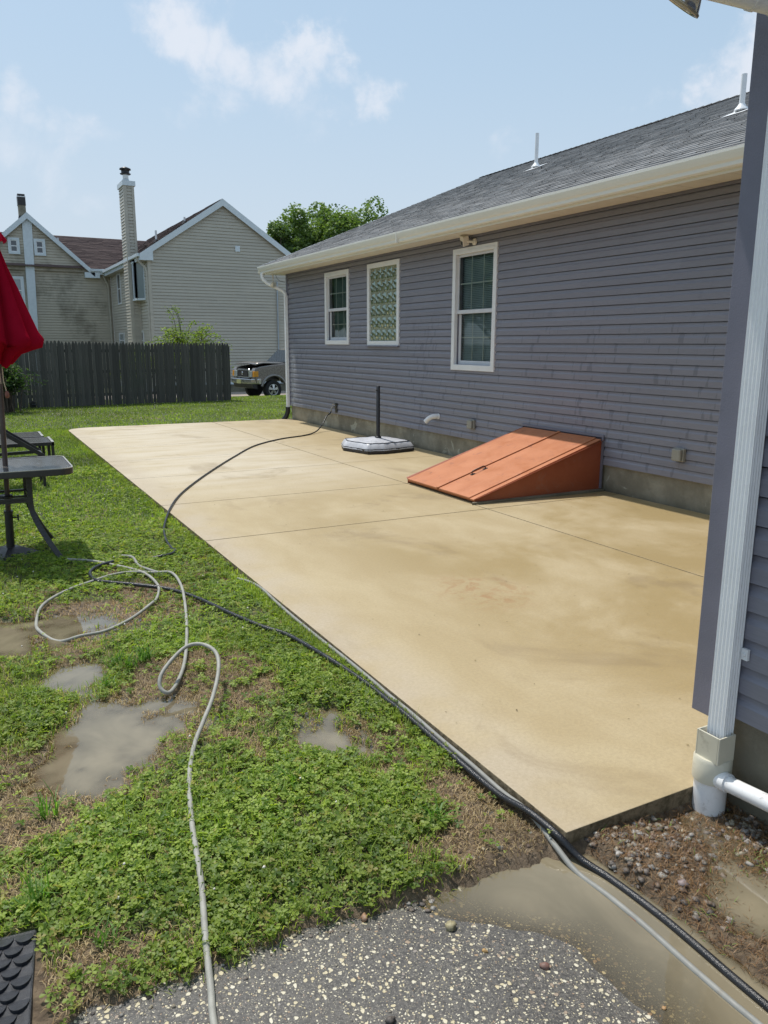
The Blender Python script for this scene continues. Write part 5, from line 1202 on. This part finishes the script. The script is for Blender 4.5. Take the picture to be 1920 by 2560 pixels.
for cu in (0, -3.42):
    for sd in (.05, HWd-.05):
        o_ = -1 if sd < 1 else 1; Mt = Matrix.Translation(T0(cu, sd, .38)) @ Vector((la_.x*o_, la_.y*o_, 0)).to_track_quat('Z', 'Y').to_matrix().to_4x4()
        wh = MB().lathe([(.20, -.24), (.365, -.24), (.385, -.20), (.385, -.03), (.365, .0), (.235, .012), (.225, -.02)], (0, 0, 0), 32, Mt).build('wheel', M['tyre'], tk)
        rm = MB(); rm.lathe([(.22, -.06), (.232, .005), (.215, .012), (.20, -.01), (.19, -.05)], (0, 0, 0), 32, Mt)
        for q in range(5):
            a = 2*math.pi*q/5+.3; d = Vector((math.cos(a), math.sin(a), 0)); s2 = Vector((-math.sin(a), math.cos(a), 0))
            rm.add([Mt @ (d*.05-s2*.035+Vector((0, 0, .02))), Mt @ (d*.05+s2*.035+Vector((0, 0, .02))), Mt @ (d*.205+s2*.055+Vector((0, 0, .0))), Mt @ (d*.205-s2*.055+Vector((0, 0, .0)))], [(0, 1, 2, 3)])
        rm.lathe([(.075, -.01), (.07, .03), (.03, .04), (.001, .042)], (0, 0, 0), 20, Mt); ro = rm.build('rim', M['alloy'], wh)
MB().prism([(-.65, 1.16), (-.55, 1.30), (-.72, 1.30)], lambda p, t: T(p[0], t, p[1]), -.15, .02).build('mirror', M['black_plastic'], tk, bevel=.02)

# ------------------------------------------------------------------ vegetation helpers
def rot_frames(n, r, tilt=(0, 1.2)):
    th = r.uniform(0, 2*math.pi, n); ph = r.uniform(*tilt, n)
    nrm = np.stack([np.sin(ph)*np.cos(th), np.sin(ph)*np.sin(th), np.cos(ph)], 1)
    a = r.uniform(0, 2*math.pi, n); t = np.stack([np.cos(a), np.sin(a), np.zeros(n)], 1)
    t = t-nrm*(t*nrm).sum(1, keepdims=True); t /= np.linalg.norm(t, axis=1, keepdims=True)
    return nrm, t, np.cross(nrm, t)
def leaf_mesh(P, size, r, tilt=(0, 1.2), asp=.55, fold=.15):
    n = len(P); nrm, t, b = rot_frames(n, r, tilt); s = size[:, None] if np.ndim(size) else size
    V = np.stack([P-t*s*.5, P+b*s*asp*.5+nrm*s*fold, P+t*s*.5, P-b*s*asp*.5+nrm*s*fold], 1)
    return V.reshape(-1, 3), np.arange(n*4).reshape(n, 4)
def crown(c, rad, nblob, nleaf, size, r, colA, colB, shell=.6, flat=1.0):
    c = np.array(c); rad = np.array(rad)
    d = r.normal(size=(nblob, 3)); d /= np.linalg.norm(d, axis=1, keepdims=True); d[:, 2] = np.where(d[:, 2] < -.3, -d[:, 2]*.5, d[:, 2])
    bc = c+d*rad*r.uniform(.45, .92, (nblob, 1)); br = rad.mean()*r.uniform(.11, .27, nblob)
    w_ = r.integers(0, nblob, nleaf); e = r.normal(size=(nleaf, 3)); e /= np.linalg.norm(e, axis=1, keepdims=True)
    P = bc[w_]+e*(br[w_]*r.uniform(.45, 1.12, nleaf)**.6)[:, None]
    V, F = leaf_mesh(P, size*r.uniform(.7, 1.3, nleaf), r, (0, 1.5), .7)
    t = np.clip(r.uniform(0, 1, nleaf)*.6+(r.uniform(0, 1, nblob)[w_])*.4, 0, 1)[:, None]
    C = np.array(colA)*(1-t)+np.array(colB)*t
    return V, F, np.repeat(C, 4, 0), bc
def tree(name, base, c, rad, nblob, nleaf, size, label, seed, colA, colB, tr=.25, group=None):
    r = np.random.default_rng(seed); t = thing(name, base, label, 'tree', group)
    V, F, C, bc = crown(c, rad, nblob, nleaf, size, r, colA, colB); fast('crown', V, F, M['tree_leaf'], t, col=C)
    m_ = MB(); b = Vector(base); top = Vector(c); fork = b.lerp(top, .45)
    m_.tube([b, b.lerp(fork, .5)+Vector((.1*tr, 0, 0)), fork, top], tr, 10, rr=[tr*1.25, tr, tr*.8, tr*.3])
    for q in bc[::max(1, nblob//14)]:
        q = Vector(q); m_.tube([fork.lerp(top, random.random()*.5), fork.lerp(q, .5)+Vector((0, 0, .2)), q], .1, 6, rr=[tr*.4, tr*.25, tr*.08])
    m_.build('trunk', M['bark'], t); return t
GA, GB = (.065, .13, .03), (.24, .34, .10)
t0 = tree('maple_tree', (22, 48, -1), (22.4, 48.5, 7.0), (5.3, 4.0, 3.9), 125, 44000, .20, 'broad green tree rising behind the roof between the two houses', 11, GA, GB, .3)
tree('maple_tree', (17.6, 47, -1), (17.7, 47, 6.6), (1.9, 1.8, 2.5), 40, 11000, .18, 'smaller darker tree at the edge of the beige gable', 12, (.055, .115, .03), (.19, .28, .085), .2)
# trees beyond the left edge of the yard (seen only as reflections in the glass)
tl1 = tree('yard_tree', (-16, 19, -.1), (-16, 19, 3.7), (3.8, 3.6, 4.4), 60, 17000, .34, 'leafy tree at the left side of the yard, mirrored in the window glass', 13, GA, GB, .25, 'yard trees mirrored in the windows')
for (x, y, lab) in ((-4.6, 30, 'leafy tree past the left end of the fence, mirrored in the tall window'), (-11.5, 33, 'leafy tree far past the fence at the left, mirrored in the glass'), (-4.9, 41, 'farthest leafy tree past the left end of the fence'), (-9.5, 24.5, 'leafy tree in the left corner of the yard by the fence')):
    c = copy_tree(tl1); c.location = (x, y, -.1); c['label'] = lab
# shrub behind the fence : arching sprays
def shrub(base, top, n, spread, label, seed, cA, cB, leafn=46, size=.07, droop=.35, kind='shrub'):
    r = np.random.default_rng(seed); t = thing(kind, base, label, 'shrub'); st = MB(); P = []
    for i in range(n):
        a = r.uniform(0, 2*math.pi); hgt = (top-base[2])*r.uniform(.55, 1.0); R = spread*r.uniform(.25, 1.0)
        b = Vector(base)+Vector((r.normal()*.12, r.normal()*.12, 0)); m1 = b+Vector((math.cos(a)*R*.35, math.sin(a)*R*.35, hgt*.75)); e = b+Vector((math.cos(a)*R, math.sin(a)*R, hgt*(1-droop*R/spread)))
        pts = catmull([b, m1, e], 8); st.tube(pts, .01, 5, rr=list(np.linspace(.014, .003, len(pts))))
        for q in range(leafn):
            k = r.uniform(.3, 1)*(len(pts)-1); j = int(k); j = min(j, len(pts)-2); p = pts[j].lerp(pts[j+1], k-j); P.append((p.x+r.normal()*.07, p.y+r.normal()*.07, p.z+r.normal()*.05))
    P = np.array(P); V, F = leaf_mesh(P, size*r.uniform(.6, 1.3, len(P)), r, (0, 1.3), .5)
    tt = r.uniform(0, 1, len(P))[:, None]; C = np.array(cA)*(1-tt)+np.array(cB)*tt
    fast('foliage', V, F, M['leaf'], t, col=np.repeat(C, 4, 0)); st.build('stems', M['bark'], t); return t
shrub((6.15, 24.6, -.3), 2.55, 95, 1.55, 'yellow-green arching shrub showing above the fence', 21, (.10, .17, .03), (.30, .38, .07), 60, .085)
shrub((6.05, 24.8, -.3), 3.15, 8, .55, 'tall thin shoots rising above the arching shrub', 22, (.10, .16, .04), (.25, .32, .08), 45, .08, .1, 'sapling')
shrub((4.6, 24.3, -.3), 1.72, 40, .8, 'low yellow-green bush just over the fence top', 23, (.13, .2, .03), (.28, .36, .06), 50, .08)
shrub((.75, 20.6, -.05), 1.50, 110, .62, 'dark green bush in front of the fence behind the red umbrella', 24, (.020, .055, .016), (.075, .13, .04), 60, .075, .45)

# ------------------------------------------------------------------ lawn cover
def sample(n, x0, x1, y0, y1): return rng.uniform(x0, x1, n), rng.uniform(y0, y1, n)
def lawn_ok(x, y):
    x = np.asarray(x, float); y = np.asarray(y, float)
    ok = ~((x > 1.612) & (y > 1.745) & (y < 15.87))
    corner = (x > 1.6) & (y > 15.43) & (y < 15.87) & (((x-2.04)**2+(y-15.44)**2) > .42**2) & (x < 2.04) & (y > 15.44)
    ok |= corner; ok &= ~((x > 6.1) & (y < 15.9)); ok &= (y > edge_y(x)-.085*rng.uniform(0, 1, np.shape(x))**1.5) | (x > 1.66)
    ok &= ~((x > 1.595) & (x < 1.62) & (y < 5.0) & (y > 1.7)); ok &= ~((x < .035) & (y < 2.15))
    return ok
def tint_mix(n, A, B, r=rng, extra=None):
    t = r.uniform(0, 1, n)[:, None]; return np.array(A)*(1-t)+np.array(B)*t
def clover(n, x0, x1, y0, y1, size, hrange=(.010, .035), bias=0.0):
    x, y = sample(n, x0, x1, y0, y1); b = bare(x, y); z = gh(x, y)
    patch = fbm(x, y, 1.1, 1)+.5*fbm(x, y, 4, 2, 3)
    p = (1-.95*sst(b+.9*fbm(x, y, 14, 1, 3), .05+bias, .80+bias))*np.clip(.56+1.5*patch, .10, .9)*sst(z, WL-.006, WL+.006)
    k = (rng.uniform(0, 1, n) < p) & lawn_ok(x, y) & (x < 1.62); x, y, z = x[k], y[k], z[k]; n = len(x)
    P = np.stack([x, y, z+rng.uniform(*hrange, n)], 1)
    nrm, t, b_ = rot_frames(n, rng, (0, .75)); s = (size*rng.uniform(.42, 1.35, n))[:, None]
    col = tint_mix(n, (.080, .160, .018), (.37, .465, .085)); yl = rng.uniform(0, 1, n) < .05; col[yl] = (.34, .32, .08)
    col *= (1+.35*np.clip(fbm(x, y, 2.0, 3), -1, 1))[:, None]
    Vs = []; 
    for q in range(3):
        a = 2*math.pi*q/3; d = t*math.cos(a)+b_*math.sin(a); e = -t*math.sin(a)+b_*math.cos(a); up = nrm
        Vs += [P, P+d*s*.55+e*s*.42+up*s*.16, P+d*s*.95+e*s*.18+up*s*.08, P+d*s*.86, P+d*s*.95-e*s*.18+up*s*.08, P+d*s*.55-e*s*.42+up*s*.16]
    V = np.stack(Vs, 1); F = []
    base = (np.arange(n)*18)[:, None]
    for q in range(3):
        F.append(base+np.array([[0, 1, 2, 3]])+6*q); F.append(base+np.array([[0, 3, 4, 5]])+6*q)
    return V.reshape(-1, 3), np.concatenate(F), np.repeat(col, 18, 0)
def blades(n, x0, x1, y0, y1, L, wd, cA, cB, up=.55, dens=None, keep=None, clump=0, zoff=0):
    if clump:
        m_ = max(1, n//clump); cx_, cy_ = sample(m_, x0, x1, y0, y1); x = np.repeat(cx_, clump); y = np.repeat(cy_, clump); n = len(x)
        x = x+rng.normal(0, .012, n); y = y+rng.normal(0, .012, n)
    else: x, y = sample(n, x0, x1, y0, y1)
    z = gh(x, y); k = lawn_ok(x, y) & ((z > WL-.008) | (y < 1.93))
    if dens is not None: k &= rng.uniform(0, 1, n) < dens(x, y)
    if keep is not None: k &= keep(x, y)
    x, y, z = x[k], y[k], z[k]; n = len(x); a = rng.uniform(0, 2*math.pi, n); l = L*rng.uniform(.5, 1.3, n); w_ = wd*rng.uniform(.6, 1.3, n)
    tilt = np.clip(rng.normal(up, .35, n), .05, 1.5)
    d = np.stack([np.cos(a), np.sin(a), np.zeros(n)], 1); s = np.stack([-np.sin(a), np.cos(a), np.zeros(n)], 1); u = np.array([0, 0, 1.])
    P = np.stack([x, y, z+zoff], 1); m1 = P+(d*np.sin(tilt*.6)[:, None]+u*np.cos(tilt*.6)[:, None])*(l*.5)[:, None]; e = m1+(d*np.sin(tilt*1.5)[:, None]+u*np.cos(tilt*1.5)[:, None])*(l*.5)[:, None]
    tn = np.repeat(tint_mix(n, cA, cB)*(1+.55*np.clip(fbm(x, y, .9, 1), -.6, .9)+.35*np.clip(fbm(x, y, 4, 2), -.6, .9))[:, None], 6, 0)
    W = w_[:, None]; V = np.stack([P-s*W*.5, P+s*W*.5, m1+s*W*.45, m1-s*W*.45, e+s*W*.1, e-s*W*.1], 1)
    base = (np.arange(n)*6)[:, None]; F = np.concatenate([base+np.array([[0, 1, 2, 3]]), base+np.array([[3, 2, 4, 5]])])
    return V.reshape(-1, 3), F, np.clip(tn, .005, .8)
def merge(parts):
    V = []; F = []; C = []; o = 0
    for v, f, c in parts: V.append(v); F.append(f+o); C.append(c); o += len(v)
    return np.concatenate(V), np.concatenate(F), np.concatenate(C)
cl = [clover(42000, -.6, 1.62, 1.75, 3.9, .0148), clover(36000, -.6, 1.62, 3.9, 6.8, .0165), clover(30000, -.8, 1.62, 6.8, 11, .020), clover(9000, -2.6, -.6, 1.8, 8, .02)]
V, F, C = merge(cl); tag(fast('clover', V, F, M['leaf'], None, col=C), 'low green clover carpet covering the lawn beside the patio', 'clover', kind='stuff')
lush = lambda x, y: (1-sst(bare(x, y), .30, .62))*np.clip(.55+.9*fbm(x, y, 1.3, 0), .15, 1)
GA2, GB2 = (.13, .21, .025), (.42, .49, .10)
Gp = [blades(60000, -.6, 1.62, 1.75, 4.2, .048, .0032, GA2, GB2, .7, lush), blades(30000, -.6, 1.62, 4.2, 7.5, .045, .0045, GA2, GB2, .7, lush),
      blades(60000, -1.2, 1.66, 7.0, 16.2, .040, .009, (.10, .18, .022), (.30, .38, .07), .7), blades(70000, -3, 9.5, 15.6, 24.0, .040, .014, (.10, .18, .022), (.32, .39, .08), .7),
      blades(12000, -3.5, -.6, 1.8, 16, .05, .012, GA2, GB2, .7), blades(4200, -.4, 1.6, 1.85, 5.0, .085, .0042, (.09, .17, .02), (.30, .40, .08), .75, lush, clump=11),
      blades(2200, 1.52, 1.600, 2.6, 5.0, .05, .004, GA2, GB2, .5), blades(3500, 1.50, 1.628, 4.6, 15.6, .055, .006, GA2, GB2, .5)]
# a few coarse tufts
def tuft(cx_, cy_, n, L): 
    v, f, c = blades(n, cx_-.03, cx_+.03, cy_-.03, cy_+.03, L, .0055, (.06, .15, .02), (.16, .29, .05), .8); return v, f, c
Gp += [tuft(.69, 3.95, 60, .12), tuft(.62, 3.88, 40, .10), tuft(.55, 3.98, 40, .10), tuft(.12, 2.72, 30, .12), tuft(1.30, 2.05, 26, .10), tuft(.2, 2.0, 22, .10), tuft(.05, 2.25, 26, .12), tuft(.36, 3.12, 16, .05), tuft(.26, 3.42, 12, .04), tuft(.60, 3.22, 12, .05), tuft(.95, 2.5, 22, .09), tuft(.47, 3.75, 30, .09)]
V, F, C = merge(Gp); tag(fast('grass', V, F, M['leaf'], None, col=C), 'short green grass blades across the lawn', 'grass', kind='stuff')
# dry thatch
drym = lambda x, y: np.clip(sst(bare(x, y), .04, .34), .28, 1)*.95
right = lambda x, y: (x > 1.66)
Dp = [blades(80000, -.6, 1.62, 1.78, 4.4, .030, .0022, (.17, .10, .045), (.46, .36, .19), 1.2, drym, zoff=.002), blades(30000, -.6, 1.62, 4.4, 7.5, .035, .003, (.16, .09, .035), (.40, .28, .13), 1.2, drym)]
def corner_ok(x, y): return (x > 1.69) & (x < 2.36) & (y < 1.745)
def cblades(n, L, wd, A, B, dens):
    x, y = rng.uniform(1.69, 2.36, n), rng.uniform(.9, 1.745, n); z = gh(x, y); k = (rng.uniform(0, 1, n) < dens(x, y)) & (((x-px)**2+(y-py)**2) > .062**2)
    x, y, z = x[k], y[k], z[k]; n = len(x); a = rng.uniform(0, 2*math.pi, n); l = L*rng.uniform(.5, 1.3, n); tilt = np.clip(rng.normal(1.2, .3, n), .2, 1.55)
    d = np.stack([np.cos(a), np.sin(a), np.zeros(n)], 1); s = np.stack([-np.sin(a), np.cos(a), np.zeros(n)], 1); u = np.array([0, 0, 1.]); P = np.stack([x, y, z+.002], 1)
    m1 = P+(d*np.sin(tilt*.7)[:, None]+u*np.cos(tilt*.7)[:, None])*(l*.5)[:, None]; e = m1+(d*np.sin(tilt*1.3)[:, None]+u*np.cos(tilt*1.3)[:, None])*(l*.5)[:, None]; W = wd
    V = np.stack([P-s*W*.5, P+s*W*.5, m1+s*W*.45, m1-s*W*.45, e+s*W*.1, e-s*W*.1], 1); base = (np.arange(n)*6)[:, None]
    return V.reshape(-1, 3), np.concatenate([base+np.array([[0, 1, 2, 3]]), base+np.array([[3, 2, 4, 5]])]), np.repeat(tint_mix(n, A, B), 6, 0)
Dp += [cblades(7500, .030, .0019, (.10, .045, .02), (.33, .20, .095), lambda x, y: np.clip(.25+sst(y, 1.15, 1.5)+.6*fbm(x, y, 5, 1), .08, 1)), cblades(900, .03, .003, (.08, .14, .03), (.22, .28, .07), lambda x, y: np.clip(.3+1.2*fbm(x, y, 6, 3), .0, 1))]
V, F, C = merge(Dp); tag(fast('dry_grass', V, F, M['dry'], None, col=C), 'dead brown grass and thatch lying over the bare muddy patches', 'dry grass', kind='stuff')
n = 260; x, y = rng.uniform(1.7, 6.0, n), 1.8+rng.uniform(0, 1, n)**1.5*11; P = np.stack([x, y, np.full(n, .004)], 1)
V, F = leaf_mesh(P, rng.uniform(.006, .018, n), rng, (0, .35), .35, .1); V[:, 2] = np.maximum(V[:, 2], .0015)
tag(fast('leaf_litter', V, F, M['dry'], None, col=np.repeat(tint_mix(n, (.05, .035, .02), (.28, .22, .10)), 4, 0)), 'tiny dead leaf scraps and clippings scattered on the concrete patio', 'leaf litter', kind='stuff')
# clover flowers
n = 150; x, y = sample(n, -.6, 1.6, 2.0, 9); k = lawn_ok(x, y) & (bare(x, y) < .3); x, y = x[k], y[k]
x2, y2 = sample(450, -1, 9, 16, 23); k2 = lawn_ok(x2, y2); x = np.concatenate([x, x2[k2]]); y = np.concatenate([y, y2[k2]])
P = np.stack([x, y, gh(x, y)+.032], 1); V = []; F = []
oct_ = np.array([(1, 0, 0), (0, 1, 0), (-1, 0, 0), (0, -1, 0), (0, 0, 1), (0, 0, -1)]); of = [(0, 1, 4), (1, 2, 4), (2, 3, 4), (3, 0, 4), (1, 0, 5), (2, 1, 5), (3, 2, 5), (0, 3, 5)]
s = np.where(y > 12, .0085, .0065)*rng.uniform(.6, 1.2, len(P)); V = (P[:, None, :]+oct_[None]*s[:, None, None]).reshape(-1, 3); F = ((np.arange(len(P))*6)[:, None, None]+np.array(of)[None]).reshape(-1, 3)
tag(fast('clover_flowers', V, F, M['white_enamel'], None), 'tiny white clover flower heads scattered over the lawn', 'flowers', kind='stuff')

# ------------------------------------------------------------------ stones
def rock_mesh(c, r, seed, sq=(1.05, .72, .62)):
    rr = np.random.default_rng(seed); lat, lon = 6, 9; V = []; 
    jit = rr.uniform(.66, 1.22, (lat+1, lon)); R3 = Matrix.Rotation(rr.uniform(0, 6.28), 3, 'Z')
    for i in range(lat+1):
        ph = math.pi*i/lat
        for j in range(lon):
            th = 2*math.pi*j/lon; q = jit[i, j] if 0 < i < lat else 1; v = R3 @ Vector((math.sin(ph)*math.cos(th)*sq[0], math.sin(ph)*math.sin(th)*sq[1], math.cos(ph)*sq[2]))*r*q; V.append((c[0]+v.x, c[1]+v.y, c[2]+v.z))
    F = [(i*lon+j, (i+1)*lon+j, (i+1)*lon+(j+1) % lon, i*lon+(j+1) % lon) for i in range(lat) for j in range(lon)]
    return np.array(V), np.array(F)
stones = [((1.094, 1.635), .020, (.34, .30, .17), 'pale olive angular stone standing alone on the chip driveway'), ((1.432, 1.735), .015, (.30, .15, .08), 'reddish brown pebble at the top of the driveway puddle'),
          ((1.381, 1.733), .014, (.36, .31, .20), 'tan pebble in the upper part of the puddle next to the reddish one'), ((1.622, 1.372), .017, (.16, .11, .09), 'dark stone in the puddle against the grey hose'), ((1.600, 1.335), .018, (.30, .16, .08), 'orange-brown stone in the puddle against the grey hose'),
          ((1.238, 1.390), .014, (.22, .10, .08), 'dark red stone on the driveway near the puddle edge'), ((1.126, 1.510), .009, (.50, .30, .10), 'small orange pebble on the driveway'), ((1.823, 1.440), .019, (.30, .24, .24), 'pinkish white stone in the muddy corner beyond the black hose'),
          ((1.109, 1.778), .014, (.30, .24, .17), 'brown stone at the grass edge above the driveway'), ((.885, 1.775), .016, (.34, .20, .12), 'brown stone on the driveway edge by the clover'), ((.78, 1.42), .014, (.02, .02, .025), 'small black stone lying on the driveway right of the grey hose'),
          ((1.43, 1.15), .008, (.55, .30, .10), 'small orange pebble under the lower part of the puddle'), ((1.213, 1.768), .013, (.38, .34, .24), 'flat tan pebble near the left shore of the puddle')]
for i, (p, r, c, lab) in enumerate(stones):
    z = float(asph(*p)) if p[0] < 1.65 and p[1] < 1.79 else float(gh(*p)); V, F = rock_mesh((p[0], p[1], z+r*.35), r, 100+i)
    tag(fast('stone', V, F, M['pebble'], None, col=np.tile(np.array(c), (len(V), 1)), smooth=False), lab, 'stone', 'loose stones around the driveway puddle')
Vs = []; Fs = []; Cs = []; o = 0; pal = [(.36, .33, .27), (.26, .20, .15), (.42, .40, .36), (.24, .16, .11), (.10, .09, .09), (.20, .17, .15), (.48, .42, .30), (.45, .43, .40), (.16, .13, .11)]
def scatter(n, fn, rr_):
    global o
    for i in range(n):
        x, y = fn(); r = random.uniform(*rr_); z = float(asph(x, y)) if x < 1.65 and y < float(edge_y(np.array(x))) else float(gh(x, y))
        V, F = rock_mesh((x, y, z+r*.2), r, 1000+o, (1, random.uniform(.65, .95), .55)); Vs.append(V); Fs.append(F+o); o += len(V); c = np.array(random.choice(pal))*random.uniform(.45, .95); Cs.append(np.tile(c, (len(V), 1)))
def f1():
    while True:
        x, y = random.uniform(1.70, 2.36), random.uniform(1.25, 1.74)
        if (x-px)**2+(y-py)**2 > .065**2 and random.random() < .15+.85*max(0, 1-abs(y-(1.62 if x < 2.1 else 1.55))/.16): return x, y
scatter(430, f1, (.004, .016))
scatter(170, lambda: (random.uniform(1.0, 1.60), 1.795+random.gauss(0, .028)), (.004, .012))
scatter(150, lambda: (random.uniform(.1, 1.3), float(edge_y(np.array(.5)))+random.gauss(-.01, .03)), (.0025, .008))
scatter(60, lambda: (random.uniform(-.3, 1.4), random.uniform(1.0, 1.75)), (.002, .005))
tag(fast('gravel', np.concatenate(Vs), np.concatenate(Fs), M['pebble'], None, col=np.concatenate(Cs), smooth=True), 'small mixed gravel along the driveway edge and around the standpipe', 'gravel', kind='stuff')
